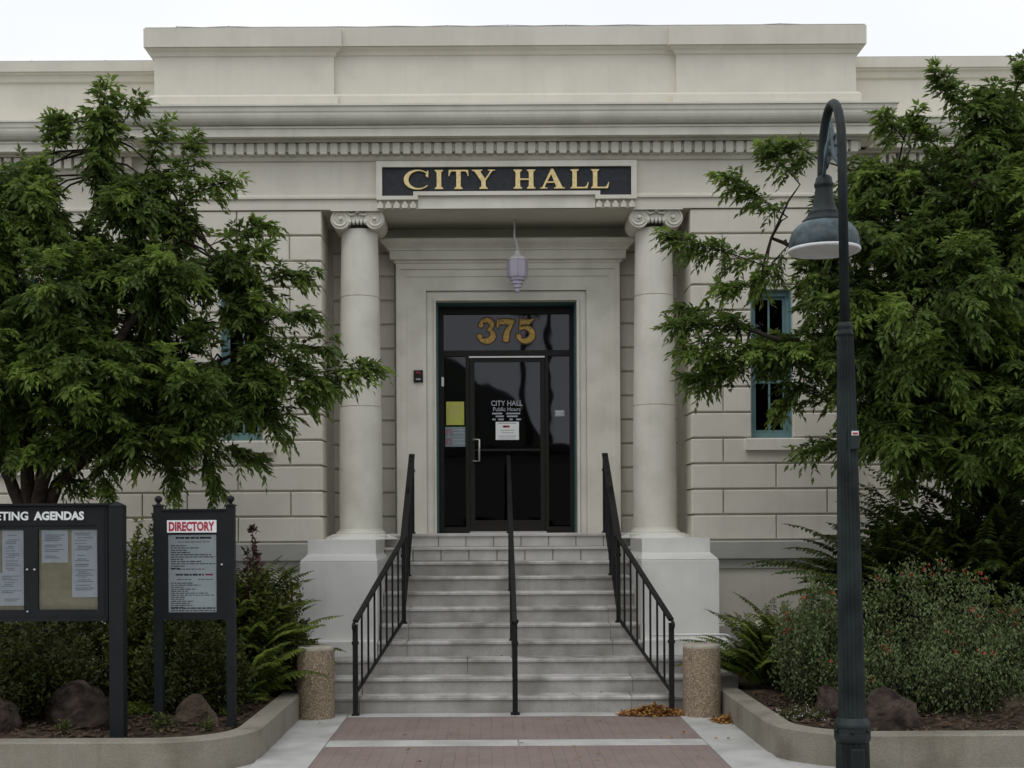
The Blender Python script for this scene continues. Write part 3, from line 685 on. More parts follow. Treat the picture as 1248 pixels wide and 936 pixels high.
# house number on the transom glass, drawn as swelling strokes
def stroke(pts, wd):
    L1, L2 = [], []
    for i in range(len(pts)):
        a = Vector(pts[max(i-1, 0)]); b = Vector(pts[min(i+1, len(pts)-1)]); t = (b-a).normalized(); nrm = Vector((-t.y, t.x))
        L1.append(Vector(pts[i])-nrm*wd[i]/2); L2.append(Vector(pts[i])+nrm*wd[i]/2)
    return L1+L2[::-1]
def digit(ch):
    out = []
    if ch == '3':
        a = arc(.43, .745, .27, .215, 165, -75, 14); w1 = [.05+.17*math.sin(math.pi*min(1, k/14)) for k in range(15)]
        b = arc(.42, .29, .33, .25, 80, -165, 16); w2 = [.05+.21*math.sin(math.pi*min(1, k/16)) for k in range(17)]
        out = [stroke(a, w1), stroke(b, w2), arc(.20, .74, .11, .10, 0, 345, 12), arc(.14, .24, .115, .105, 0, 345, 12)]
    if ch == '7':
        out = [[(.08, .62), (.13, .62), (.20, .78), (.62, .76), (.93, .95), (.93, 1), (.86, .95), (.66, .99), (.35, 1.0), (.16, .95), (.12, 1), (.08, 1)],
               stroke([(.86, .95), (.74, .74), (.58, .52), (.50, .30), (.50, .10)], [.05, .13, .20, .26, .27]), arc(.50, .10, .135, .10, 0, 345, 12)]
    if ch == '5':
        b = arc(.42, .33, .34, .29, 130, -165, 18); w2 = [.05+.21*math.sin(math.pi*min(1, k/18)) for k in range(19)]
        out = [stroke(b, w2), arc(.14, .24, .115, .105, 0, 345, 12), [(.17, .46), (.22, .50), (.24, .76), (.60, .76), (.84, .98), (.80, 1.02), (.62, .96), (.20, .99)]]
    return out
for ch, a, b in (('3', 582, 604.5), ('7', 606, 629), ('5', 629.5, 653)):
    z0_, z1_ = ez(416.5), ez(388.5); A, Bx = ex(a), ex(b)
    m1 = MB(); m2 = MB()
    pls = digit(ch); u0 = min(p[0] for pl in pls for p in pl); u1 = max(p[0] for pl in pls for p in pl)
    for i, pl in enumerate(pls):
        pl = [((p[0]-u0)/(u1-u0), p[1]) for p in pl]
        p1 = [(A+(Bx-A)*u, z0_+(z1_-z0_)*v) for u, v in pl]
        cxm = sum(p[0] for p in p1)/len(p1); czm = sum(p[1] for p in p1)/len(p1)
        # outline: offset polygon outwards along its vertex normals
        area = sum(p1[k-1][0]*p1[k][1]-p1[k][0]*p1[k-1][1] for k in range(len(p1)))
        if area < 0: p1 = p1[::-1]
        p2 = []
        for k in range(len(p1)):
            t = Vector(p1[(k+1) % len(p1)])-Vector(p1[k-1]); t = t.normalized() if t.length > 1e-6 else Vector((1, 0)); p2.append((p1[k][0]+t.y*.017, p1[k][1]-t.x*.017))
        m1.prism(p1, YD+.026+.0003*i, YD+.034); m2.prism(p2, YD+.034+.0003*i, YD+.0395)
    o = part(m1, 'digit', 'digit_gold', GD); part(m2, 'digit_outline', 'digit_outline', GD)
# lettering on the door glass
m_ = MB(); yt = YD+.027
add_text(m_, 'CITY HALL', ex(598.5), yt, ez(494.5), ex(637)-ex(598.5), ez(488)-ez(494.5), .012)
add_text(m_, 'Public Hours', ex(601), yt, ez(501), ex(634.5)-ex(601), ez(496)-ez(501), .01)
for y, a, b in ((503.8, 600, 612), (503.8, 617, 634), (507.2, 604, 614), (507.2, 618, 631), (511.0, 600, 604), (511.0, 607, 614), (511.0, 621, 625), (511.0, 629, 635)):
    m_.add([(ex(a), yt, ez(y+1)), (ex(b), yt, ez(y+1)), (ex(b), yt, ez(y-.9)), (ex(a), yt, ez(y-.9))], [(0, 1, 2, 3)])
part(m_, 'door_lettering', 'ink_pale', GD)
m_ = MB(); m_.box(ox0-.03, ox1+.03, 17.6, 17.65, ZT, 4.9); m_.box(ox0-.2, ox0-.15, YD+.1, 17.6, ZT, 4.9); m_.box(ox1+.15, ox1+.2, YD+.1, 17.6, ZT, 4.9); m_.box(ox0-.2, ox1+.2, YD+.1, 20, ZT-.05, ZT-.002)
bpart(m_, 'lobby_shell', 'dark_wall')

# notices stuck on the glass, each a thing
def notice(name, label, x0, x1, y0_, y1_, m, cat='notice', yy=YD+.026, extra=None):
    t = thing(name, label, cat, (ex((x0+x1)/2), yy, ez(y1_)))
    q = MB(); q.box(ex(x0), ex(x1), yy-.002, yy, ez(y1_), ez(y0_)); part(q, 'sheet', m, t)
    for mm, rects in (extra or []):
        q = MB()
        for a, b, c, d in rects: q.add([(ex(a), yy-.0035, ez(d)), (ex(b), yy-.0035, ez(d)), (ex(b), yy-.0035, ez(c)), (ex(a), yy-.0035, ez(c))], [(0, 1, 2, 3)])
        part(q, 'print', mm, t)
    return t
notice('paper_notice', 'yellow sheet of paper taped inside the left sidelight of the entrance', 543.7, 565.6, 489, 517.5, 'yellow_paper', yy=YD+.036, extra=[('cork_board', [(549, 560, 495, 496), (547, 562, 499, 500), (547, 561, 503, 504), (550, 558, 508, 509)])])
notice('paper_notice', 'grey blue two-panel sticker below the yellow sheet on the sidelight', 542.5, 567, 519.8, 544, 'decal_blue', yy=YD+.036, extra=[('ink_pale', [(552, 566, 523, 524), (552, 566, 526.5, 527.5), (544, 566, 531.5, 532), (552, 566, 535, 536), (552, 566, 539, 540)]), ('red_ink', [(544, 550, 523, 524), (544, 545, 524, 530), (549, 550, 524, 530), (544, 550, 535, 536), (544, 545, 536, 542), (549, 550, 536, 542)])])
notice('paper_notice', 'white printed notice with red mark stuck on the glass door', 604, 632.3, 514, 536, 'paper_plain', yy=YD+.024, extra=[('red_ink', [(613, 621, 518.5, 521)]), ('ink_black', [(607, 629, 515.5, 516), (613, 617, 519, 520.5)]), ('ink_pale', [(610, 627, 524, 524.8), (611, 626, 527, 527.8), (608, 629, 531, 531.8), (608, 628, 533.5, 534.2)])])
notice('door_sticker', 'small grey sticker on the right sidelight of the entrance', 676.5, 688, 500, 507.5, 'ink_pale', 'sticker', yy=YD+.036, extra=[('paper_plain', [(678, 687, 501.5, 502.2), (678, 686, 504.5, 505)])])

# hanging lantern
ly = 16.2; c = P(630.5, 330, ly); t = thing('hanging_lantern', 'lilac glass lantern with stepped base hanging from the porch ceiling before the door', 'lantern', (c.x, ly, ZS))
lz = lambda y: zy(y, ly)
m_ = MB(); m_.tube([(c.x-.03, ly, ZS), (c.x-.035, ly, lz(287)), (c.x-.025, ly, lz(292)), (c.x+.0, ly, lz(300)), (c.x+.0, ly, lz(308))], .012, 8); part(m_, 'rod', 'white_paint', t)
m_ = MB(); m_.lathe([(.012, lz(305)), (.03, lz(306)), (.04, lz(308)), (.035, lz(310)), (.07, lz(312.5)), (.115, lz(315)), (.125, lz(317)), (.12, lz(317.5))][::-1], (c.x, ly), 8, False); part(m_, 'cap', 'white_paint', t)
m_ = MB(); m_.lathe([(.012, lz(355.5)), (.035, lz(355)), (.035, lz(352)), (.055, lz(350.5)), (.055, lz(347.5)), (.075, lz(346)), (.075, lz(343)), (.098, lz(342)), (.100, lz(340)), (.122, lz(338)), (.126, lz(334)), (.129, lz(325)), (.127, lz(318.5)), (.11, lz(317))], (c.x, ly), 8, False); part(m_, 'glass_body', 'lilac_glass', t)
m_ = MB()
for k in range(8):
    a = 2*math.pi*k/8; m_.tube([(c.x+r_*math.cos(a), ly+r_*math.sin(a), z_) for r_, z_ in ((.124, lz(338)), (.128, lz(334)), (.131, lz(325)), (.128, lz(318)))], .004, 4)
m_.lathe([(.02, lz(357)), (.028, lz(355.5)), (.02, lz(354.5))], (c.x, ly), 8); part(m_, 'ribs', 'ink_pale', t)

# ------------------------------------------------------------------ stairs
ST = thing('entrance_staircase', 'wide worn grey concrete steps with two pale tiled risers leading to the door', 'stairs', (XC, 13.2, 0))
RS = .163
def sl(name, x0, x1, y0_, y1_, z0, z1, m='step_concrete', c=.012):
    q = MB(); q.tbox(x0, x1, y0_, y1_, z0, z1, c); return part(q, name, m, ST)
XI = 1.418
for k in range(1, 11):
    z1 = ZT-k*RS; D = 15.9-.27*k
    if k == 1: continue
    hw = XI if k <= 7 else (2.02 if k == 8 else 2.34)
    back = D+.30
    z0 = max(-.05, z1-RS-.02)
    if k >= 8: back = D+.9 if k > 8 else D+.6
    gap = .006
    cut = random.uniform(.5, 1.0)
    if k >= 8:
        xs = [XC-hw, XC-1.22-.03*k+random.uniform(-.05, .05), XC+.02, XC+1.25+random.uniform(-.05, .05), XC+hw]
        if k == 8: xs = [XC-hw, XC-.45, XC+.02, XC+hw]
    elif k >= 5: xs = [XC-hw, XC-1.1, XC+.02, XC+1.1, XC+hw]
    else: xs = [XC-hw, XC+.02, XC+hw]
    for a, b in zip(xs[:-1], xs[1:]):
        dy_ = random.uniform(-.003, .003); zt2 = z1+random.uniform(-.002, .002)
        sl('step', a+gap/2, b-gap/2, D+.018+dy_, back, z0, zt2-.036, c=.001)
        sl('nosing', a+gap/2, b-gap/2, D+dy_, back, zt2-.0355, zt2, 'nosing_concrete', .014)
# fill under the treads
m_ = MB()
for k in range(1, 11): m_.box(XC-XI+.01, XC+XI-.01, 15.9-.27*k+.03, 16.2, -.05, ZT-k*RS-.03)
m_.box(XC-2.3, XC+2.3, 13.3, 14.1, -.05, .10); m_.box(XC-1.95, XC+1.95, 13.85, 15.0, -.05, .45)
part(m_, 'core', 'step_concrete', ST)
# landing and tiled risers
sl('landing', XC-1.6, XC+1.6, 15.885, 17.0, ZT-.035, ZT, 'tile_stone', .008)
sl('tile_tread', XC-1.5, XC+1.5, 15.612, 15.905, ZT-RS-.03, ZT-RS, 'tile_stone', .006)
q = MB(); q.box(XC-1.5, XC+1.5, 15.93, 16.3, ZT-2*RS, ZT-.036); q.box(XC-1.5, XC+1.5, 15.66, 15.93, ZT-2*RS-.05, ZT-RS-.031); part(q, 'tile_bed', 'step_concrete', ST)
for r_ in range(2):
    z1 = ZT-.037-r_*(RS); z0 = ZT-RS-.0+.002-r_*RS if r_ == 0 else ZT-2*RS+.002; yf = 15.905-.27*r_+.0
    if r_ == 1: z1 = ZT-RS-.032
    n = 9; wd = 3.0/9
    for i in range(n):
        a = XC-1.5+wd*i+(.04 if r_ else 0)
        q = MB(); q.cbox(a+.004, min(a+wd-.004, XC+1.5), yf+random.uniform(0, .003), yf+.03, z0, z1, .003); part(q, 'tile', 'tile_stone', ST)
# handrails
def railing(side, label):
    f = lambda v: XC+.02+side*v
    t = thing('stair_railing', label, 'railing', (f(1.38), 14.4, .82), 'black iron stair railings')
    H = .93
    A = Vector((f(1.175), 15.95, ZT+.96)); Bq = Vector((f(1.175), 14.38, 1.76)); C = Vector((f(1.575), 13.08, .94))
    def post(x, y, z0, z1, w_=.045, collar=True):
        q = MB(); q.box(x-w_/2, x+w_/2, y-w_/2, y+w_/2, z0, z1)
        if collar: q.box(x-w_/2-.008, x+w_/2+.008, y-w_/2-.008, y+w_/2+.008, z1-.20, z1-.17)
        q.box(x-w_/2-.012, x+w_/2+.012, y-w_/2-.012, y+w_/2+.012, z0, z0+.02)
        part(q, 'post', 'black_metal', t)
    post(A.x, A.y, ZT, A.z-.01, .06); post(Bq.x, Bq.y, .822, Bq.z-.01); post(C.x, C.y, .0, C.z-.03, .05)
    post(A.x, 15.2, ZT-3*RS, 2.33)
    q = MB(); q.bar(A+Vector((0, .05, 0)), Bq, .07, .03); q.bar(Bq, C, .05, .03)
    part(q, 'handrail', 'black_metal', t)
    q = MB(); pts = []
    for k in range(14):
        a = math.pi/2-k*.36; r = .045*(1-k/20); pts.append(C+(C-Bq).normalized()*.02+Vector((side*.25*r*math.cos(a), -r*math.cos(a), r*math.sin(a)-.045)))
    q.tube(pts, .016, 6); part(q, 'scroll', 'black_metal', t)
    lo1, lo2, lo3 = Vector((A.x, A.y, ZT+.1)), Vector((Bq.x, Bq.y, .92)), Vector((C.x, C.y, .22))
    q = MB(); q.bar(lo1, lo2, .03, .02); q.bar(lo2-Vector((0, 0, .05)), lo3, .03, .02); part(q, 'bottom_rail', 'black_metal', t)
    for n, p0, p1, q0, q1 in ((12, A, Bq, lo1, lo2), (8, Bq, C, lo2-Vector((0, 0, .05)), lo3)):
        for k in range(1, n):
            u = k/n; a = p0.lerp(p1, u); b = q0.lerp(q1, u); q = MB(); q.box(a.x-.010, a.x+.010, a.y-.010, a.y+.010, b.z, a.z); part(q, 'baluster', 'black_metal', t)
railing(-1, 'black iron stair railing on the left side of the steps'); railing(1, 'black iron stair railing on the right side of the steps')
t = thing('stair_railing', 'single black handrail on posts down the middle of the steps', 'railing', (XC+.02, 14.4, .82), 'black iron stair railings')
A = Vector((XC+.02, 15.95, ZT+.93)); C = Vector((XC+.035, 13.08, .93))
q = MB(); q.bar(A, C, .045, .045); q.tube([A, A+Vector((0, .05, -.02)), A+Vector((0, .06, -.10))], .022, 6); q.lathe([(.02, .90), (.035, .915), (.04, .935), (.03, .955), (.01, .965)], (C.x, C.y), 12); part(q, 'handrail', 'black_metal', t)
for y in (15.95, 15.0, 14.05):
    zt_ = C.z+(A.z-C.z)*(y-C.y)/(A.y-C.y); z0 = ZT-RS*max(0, math.ceil((15.9-y)/.27)); q = MB(); q.box(A.x-.02, A.x+.02, y-.02, y+.02, z0, zt_); q.box(A.x-.03, A.x+.03, y-.03, y+.03, z0, z0+.015); part(q, 'post', 'black_metal', t)
q = MB(); q.box(C.x-.026, C.x+.026, C.y-.026, C.y+.026, 0, .9); q.box(C.x-.045, C.x+.045, C.y-.045, C.y+.045, 0, .025); q.box(C.x-.034, C.x+.034, C.y-.034, C.y+.034, .70, .73); part(q, 'post', 'black_metal', t)

# ------------------------------------------------------------------ bollards
for x, y, lab in ((P(385, 850, 12.95).x, 12.95, 'left'), (P(856, 850, 12.95).x, 12.98, 'right')):
    t = thing('bollard', 'squat exposed aggregate concrete bollard at the %s foot of the steps' % lab, 'bollard', (x, y, 0), 'aggregate bollards at the foot of the steps')
    q = MB(); q.lathe([(.185, 0), (.186, .08), (.184, .66), (.181, .672)], (x, y), 36); part(q, 'body', 'aggregate', t)
    q = MB(); q.lathe([(.178, .668), (.181, .675), (.176, .70), (.165, .708), (.02, .71)], (x, y), 36); part(q, 'cap', 'aggregate_rim', t)

# ------------------------------------------------------------------ street lamp
ly = 9.5; lx = P(1039, 800, ly).x
LP = thing('street_lamp', 'dark green fluted lamp post with hooked arm and bell shade', 'street lamp', (lx, ly, 0))
def lzp(y): return zy(y, ly)
def cxz(z): return lx-.0125*z-.0   # the post leans a little
def lathe_l(q, prof, n=24, flutes=0, dx=0, dy=0, smooth=True):
    vs = []; fs = []
    for r, z in prof:
        for k in range(n):
            a = 2*math.pi*k/n; rr = r*(1-(.15 if flutes and k % 2 else 0)); vs.append((cxz(z)+dx+rr*math.cos(a), ly+dy+rr*math.sin(a), z))
    for i in range(len(prof)-1):
        for k in range(n): k2 = (k+1) % n; fs.append((i*n+k, i*n+k2, (i+1)*n+k2, (i+1)*n+k))
    fs += [tuple(range(n-1, -1, -1)), tuple(range((len(prof)-1)*n, len(prof)*n))]; q.add(vs, fs, smooth)
q = MB(); lathe_l(q, [(.20, 0), (.20, .03), (.17, .07), (.16, .09)], 24); lathe_l(q, [(.122, .07), (.118, .30)], 32, 1, smooth=False)
lathe_l(q, [(.118, lzp(906)), (.126, lzp(904)), (.133, lzp(900)), (.133, lzp(896)), (.126, lzp(895)), (.126, lzp(888)), (.133, lzp(887)), (.133, lzp(884)), (.12, lzp(880)), (.105, lzp(876))], 12, smooth=False)
for k in range(6):
    a = math.pi*2*(k+.25)/6; xx = cxz(lzp(891)); q.tube([(xx+.11*math.cos(a), ly+.11*math.sin(a), lzp(891.5)), (xx+.142*math.cos(a), ly+.142*math.sin(a), lzp(891.5))], .014, 6)
q.cbox(cxz(.2)-.05, cxz(.2)+.05, ly-.135, ly-.10, .12, .27, .008); part(q, 'base', 'lamp_paint', LP)
q = MB(); lathe_l(q, [(.098, lzp(877)), (.093, lzp(800)), (.082, lzp(640)), (.072, lzp(520)), (.060, lzp(410))], 32, 1, smooth=False); part(q, 'fluted_shaft', 'lamp_paint', LP)
q = MB(); lathe_l(q, [(.060, lzp(412)), (.062, lzp(409)), (.053, lzp(406)), (.052, lzp(403)), (.058, lzp(401)), (.050, lzp(398)), (.038, lzp(395))]); part(q, 'collar', 'lamp_paint', LP)
zt_ = lzp(185); arc_r = .29
pts = [(cxz(lzp(398)), ly, lzp(398)), (cxz(zt_), ly, zt_)]
for k in range(1, 17):
    a = math.pi*k/16; pts.append((cxz(zt_)-.0, ly+arc_r-arc_r*math.cos(a), zt_+arc_r*1.45*math.sin(a)))
sh = pts[-1]; zs_ = zy(222, ly+2*arc_r); pts.append((sh[0], sh[1], zs_))
q = MB(); q.tube(pts, [.036, .034]+[.034]*(len(pts)-2), 14); part(q, 'arm', 'lamp_paint', LP)
q = MB()  # scroll ornament within the hook
for sgn, c0 in ((1, .2), (-1, .2)):
    pp = []
    for k in range(22):
        a = k*.42; r = .09*(1-k/26); pp.append((sh[0], ly+arc_r+sgn*(.13-r*math.cos(a)), zt_+.06+r*math.sin(a)*1.4))
    q.tube(pp, .010, 5)
q.tube([(sh[0], ly+arc_r*.1, zt_-.12), (sh[0], ly+arc_r*.6, zt_+.0), (sh[0], ly+arc_r, zt_+.28)], [.008, .03, .01], 5); q.tube([(sh[0], ly+arc_r*1.9, zt_-.05), (sh[0], ly+arc_r*1.4, zt_+.05), (sh[0], ly+arc_r, zt_+.30)], [.008, .03, .01], 5)
part(q, 'scroll_ornament', 'lamp_shade_paint', LP)
D2 = ly+2*arc_r; shx = P(1004.5, 300, D2).x; z2 = lambda y: zy(y, D2)
def lathe_c(q, prof, n=36): q.lathe(prof, (shx, D2), n)
q = MB(); lathe_c(q, [(.165, z2(275)), (.168, z2(273)), (.165, z2(271)), (.15, z2(270)), (.145, z2(268)), (.118, z2(264)), (.122, z2(262.5)), (.118, z2(261)), (.098, z2(259.5)), (.088, z2(254)), (.074, z2(244)), (.066, z2(233)), (.066, z2(231)), (.074, z2(229.5)), (.074, z2(226)), (.066, z2(225)), (.06, z2(219)), (.04, z2(216))][::1]); part(q, 'shade_neck', 'lamp_paint', LP)
prof_o = [(.262, z2(306)), (.268, z2(303)), (.266, z2(297)), (.256, z2(290)), (.238, z2(283.5)), (.210, z2(278)), (.178, z2(274.5)), (.15, z2(273))]
prof_i = [(.140, z2(274)), (.19, z2(281)), (.225, z2(290)), (.245, z2(298)), (.252, z2(306))]
q = MB(); q.add(*(lambda pr, n: ([(shx+r*math.cos(2*math.pi*k/n), D2+r*math.sin(2*math.pi*k/n), z) for r, z in pr for k in range(n)], [(i*n+k, i*n+(k+1) % n, (i+1)*n+(k+1) % n, (i+1)*n+k) for i in range(len(pr)-1) for k in range(n)]))(prof_o, 40), True); part(q, 'shade', 'lamp_shade_paint', LP)
q = MB(); pr = [(.262, z2(306)), (.270, z2(305.5)), (.274, z2(307.5)), (.268, z2(309.5)), (.250, z2(309)), (.245, z2(305))]; q.lathe(pr, (shx, D2), 40); part(q, 'rim_lens', 'white_paint', LP)
q = MB(); zz_ = lzp(539); x_ = cxz(zz_); q.cbox(x_-.0, x_+.062, ly-.10, ly-.06, zz_-.07, zz_+.07, .006); bxo = part(q, 'service_box', 'lamp_paint', LP)
q = MB(); q.box(x_+.005, x_+.055, ly-.102, ly-.1005, zz_+.03, zz_+.06); part(q, 'sticker', 'paper_plain', bxo)
q = MB(); q.box(x_+.012, x_+.05, ly-.104, ly-.1025, zz_+.036, zz_+.05); part(q, 'sticker_print', 'red_ink', bxo)

# ------------------------------------------------------------------ notice boards
def agenda_board():
    D = 10.6; yf = D-.04
    t = thing('notice_board', 'wide dark agenda notice case on posts headed in white letters', 'notice board', (P(40, 895, D).x, D, .2))
    px = lambda x: P(x, 690, D).x; pz = lambda y: P(45, y, D).z
    for x in (143.5, -65):
        a = px(x); q = MB(); q.tbox(a-.056, a+.056, D-.06, D+.06, .1, pz(617), .004)
        q.add([(a-.060, D-.064, pz(617)), (a+.060, D-.064, pz(617)), (a+.060, D+.064, pz(617)), (a-.060, D+.064, pz(617)), (a, D, pz(611.5))], [(0, 1, 4), (1, 2, 4), (2, 3, 4), (3, 0, 4), (3, 2, 1, 0)])
        part(q, 'post', 'board_metal', t)
    x0, x1 = px(-53), px(133); z0, z1 = pz(756), pz(616.5)
    wl = [(px(-41), px(31)), (px(48), px(120.5))]; wz0, wz1 = pz(743), pz(645)
    q = MB(); q.box(x0, x1, yf+.06, D+.08, z0, z1)           # back
    q.box(x0, wl[0][0], yf, yf+.06, z0, z1-.002); q.box(wl[1][1], x1, yf, yf+.06, z0, z1-.002); q.box(wl[0][1], wl[1][0], yf, yf+.06, z0+.001, z1-.003)
    for a, b in wl: q.box(a, b, yf, yf+.06, z0, wz0); q.box(a, b, yf, yf+.06, wz1, z1-.002)
    q.box(x0-.012, x1+.012, yf-.03, D+.09, z1, z1+.018); q.box(x0, x1, yf-.012, yf, z0-.006, z0+.02)
    q.box(wl[1][1]+.05, wl[1][1]+.06, yf-.006, yf, z0+.03, z1-.03)
    q.box(x0+.03, x1-.09, yf-.008, yf, pz(640.5), pz(639))
    part(q, 'case_frame', 'board_metal', t)
    for a, b in wl:
        q = MB(); q.box(a, b, yf+.034, yf+.042, wz0, wz1); part(q, 'cork_backing', 'cork_board', t)
        q = MB(); q.box(a, b, yf+.008, yf+.011, wz0, wz1); part(q, 'pane', 'case_glass', t)
    for x in (35.5, 44.5):
        q = MB(); c = P(x, 694, D); q.tube([(c.x, yf+.001, c.z), (c.x, yf-.012, c.z)], .009, 8); part(q, 'lock', 'steel', t)
    q = MB(); c = P(36, 745, D); q.tube([(c.x, yf+.001, c.z), (c.x, yf-.010, c.z)], .008, 8); part(q, 'lock', 'steel', t)
    q = MB()
    for wd, xs, xe in (('MEETING', px(-20), px(37.3)), ('AGENDAS', px(44), px(105))):
        q = MB(); add_text(q, wd, xs, yf-.009, pz(634.2), xe-xs, pz(623.5)-pz(634.2), .03 if wd[0] == 'M' else .045); part(q, 'lettering', 'letter_white', t)
    # sheets pinned in the case
    def sheet(x0_, x1_, y0_, y1_, lab, dy=0., tilt=0., m='paper_white'):
        tt = thing('agenda_sheet', lab, 'paper sheet', (px((x0_+x1_)/2), yf+.031, pz(y1_)), 'typed sheets pinned in the agenda case')
        yy = yf+.032-dy; q = MB(); vs = []; nn = 5
        for i in range(nn+1):
            u = i/nn; zz0 = pz(y1_)+(pz(y0_)-pz(y1_))*u; bul = .006*math.sin(u*3.1+x0_)
            vs += [(px(x0_)+tilt*u, yy-abs(bul), zz0), (px(x1_)+tilt*u, yy-abs(bul)*.4-.002, zz0)]
        q.add(vs, [(2*i, 2*i+1, 2*i+3, 2*i+2) for i in range(nn)]); part(q, 'sheet', m, tt)
        q = MB(); y = y0_+4
        while y < y1_-3:
            if random.random() < .8:
                a = x0_+4+random.choice([0, 0, 3]); b = x1_-random.uniform(3, (x1_-x0_)*.5)
                u = (y1_-y)/(y1_-y0_); q.add([(px(a)+tilt*u, yy-.0085, pz(y+.45)), (px(b)+tilt*u, yy-.0085, pz(y+.45)), (px(b)+tilt*u, yy-.0085, pz(y-.45)), (px(a)+tilt*u, yy-.0085, pz(y-.45))], [(0, 1, 2, 3)])
            y += random.choice([2.2, 2.2, 3.4])
        part(q, 'typed_lines', 'ink_pale', tt)
    sheet(51.5, 83.5, 646, 686, 'short typed sheet over bare cork in the right case, upper left')
    sheet(88, 119, 646, 690, 'upper typed sheet in the right column of the right case', .0)
    sheet(88.5, 119.3, 684, 728, 'lower typed sheet in the right column of the right case', .004)
    sheet(3.5, 30, 646, 700, 'upper typed sheet at the right side of the left case', .0)
    sheet(-1, 30.5, 698, 738, 'lower typed sheet at the right side of the left case', .004)
    sheet(-20, 1.5, 662, 738, 'long typed sheet left of the others in the left case', .007)
agenda_board()
def directory_board():
    D = 11.2; yf = D-.035
    px = lambda x: P(x, 690, D).x; pz = lambda y: P(236, y, D).z
    t = thing('notice_board', 'narrow dark directory case with red heading on two slim posts with ball finials', 'notice board', (px(236), D, .2))
    for x in (193.5, 281.5):
        a = px(x); q = MB(); w_ = .036; q.box(a-w_, a+w_, D-w_, D+w_, .1, pz(617)); q.tbox(a-w_-.008, a+w_+.008, D-w_-.008, D+w_+.008, pz(617), pz(615), .004)
        part(q, 'post', 'board_metal', t)
        q = MB(); z0 = pz(615); q.lathe([(.03, z0), (.018, z0+.008), (.012, z0+.014), (.02, z0+.022), (.032, z0+.038), (.034, z0+.05), (.028, z0+.064), (.012, z0+.074), (.004, z0+.078)], (a, D), 14); part(q, 'finial', 'board_metal', t)
    x0, x1, z0, z1 = px(198.5), px(276.5), pz(755), pz(622.5)
    q = MB(); q.box(x0, x1, yf+.03, D+.05, z0, z1)
    a, b, c, d = px(206), px(264.7), pz(746), pz(651.5)
    q.box(x0, a, yf, yf+.03, z0, z1); q.box(b, x1, yf, yf+.03, z0, z1); q.box(a, b, yf, yf+.03, z0, c); q.box(a, b, yf, yf+.03, d, z1); q.box(x0-.0, x1+.0, yf-.012, D+.055, z1, z1+.015)
    part(q, 'case_frame', 'board_metal', t)
    q = MB(); q.box(px(205.3), px(265.2), yf-.008, yf, pz(649), pz(634)); hd = part(q, 'header_plate', 'paper_plain', t)
    q = MB(); xs, xe = px(207.5), px(263); add_text(q, 'DIRECTORY', xs, yf-.010, pz(647.3), xe-xs, pz(635.8)-pz(647.3), .04); part(q, 'lettering', 'red_ink', hd)
    q = MB(); q.box(a, b, yf+.014, yf+.022, c, d); sh_ = part(q, 'directory_sheet', 'paper_plain', t)
    yy = yf+.0125; q = MB(); rd = MB()
    def ln(m, x, x2, y, h=.55): m.add([(px(x), yy, pz(y+h)), (px(x2), yy, pz(y+h)), (px(x2), yy, pz(y-h)), (px(x), yy, pz(y-h))], [(0, 1, 2, 3)])
    def arrow(m, x, y, s):
        pts = [(x, y), (x+s*3, y-1.7), (x+s*3, y-.9), (x+s*10, y-.9), (x+s*10, y+.9), (x+s*3, y+.9), (x+s*3, y+1.7)]
        if s < 0: pts = pts[::-1]
        m.add([(px(p), yy, pz(v)) for p, v in pts][::-1], [tuple(range(7))])
    def words(m, x, x2, y, h):
        while x < x2:
            w_ = random.uniform(2, 7); ln(m, x, min(x+w_, x2), y, h); x += w_+1
    arrow(q, 214, 655.5, 1); words(q, 222, 250, 655.5, 1.1); arrow(q, 259, 655.5, -1); words(q, 218, 256, 660.5, .4)
    for i, e in enumerate([228, 243, 228, 232, 258, 263, 224, 246, 263, 226, 220]): words(q, 209, e, 665+i*2.75, .55)
    words(q, 209, 250, 693.5, .5)
    arrow(q, 214, 700.3, 1); words(q, 225, 249, 700.3, 1.1); arrow(rd, 261, 700.3, -1); words(q, 216, 234, 706, .4); words(q, 242, 260, 706, .4)
    for i, e in enumerate([236, 245, 224, 240, 230, 254, 262, 226, 225, 237, 232, 235, 225]): words(q, 209, e, 710.5+i*2.45, .5)
    words(q, 209, 263, 741, .8); words(q, 209, 263, 744, .5)
    part(q, 'listing', 'ink_black', sh_) ; part(rd, 'arrow', 'red_ink', sh_)
    q = MB(); q.box(a, b, yf+.004, yf+.006, c, d); part(q, 'pane', 'case_glass', t)
    q = MB(); cc = P(271.5, 688, D); q.tube([(cc.x, yf+.001, cc.z), (cc.x, yf-.012, cc.z)], .009, 8); part(q, 'lock', 'steel', t)
directory_board()

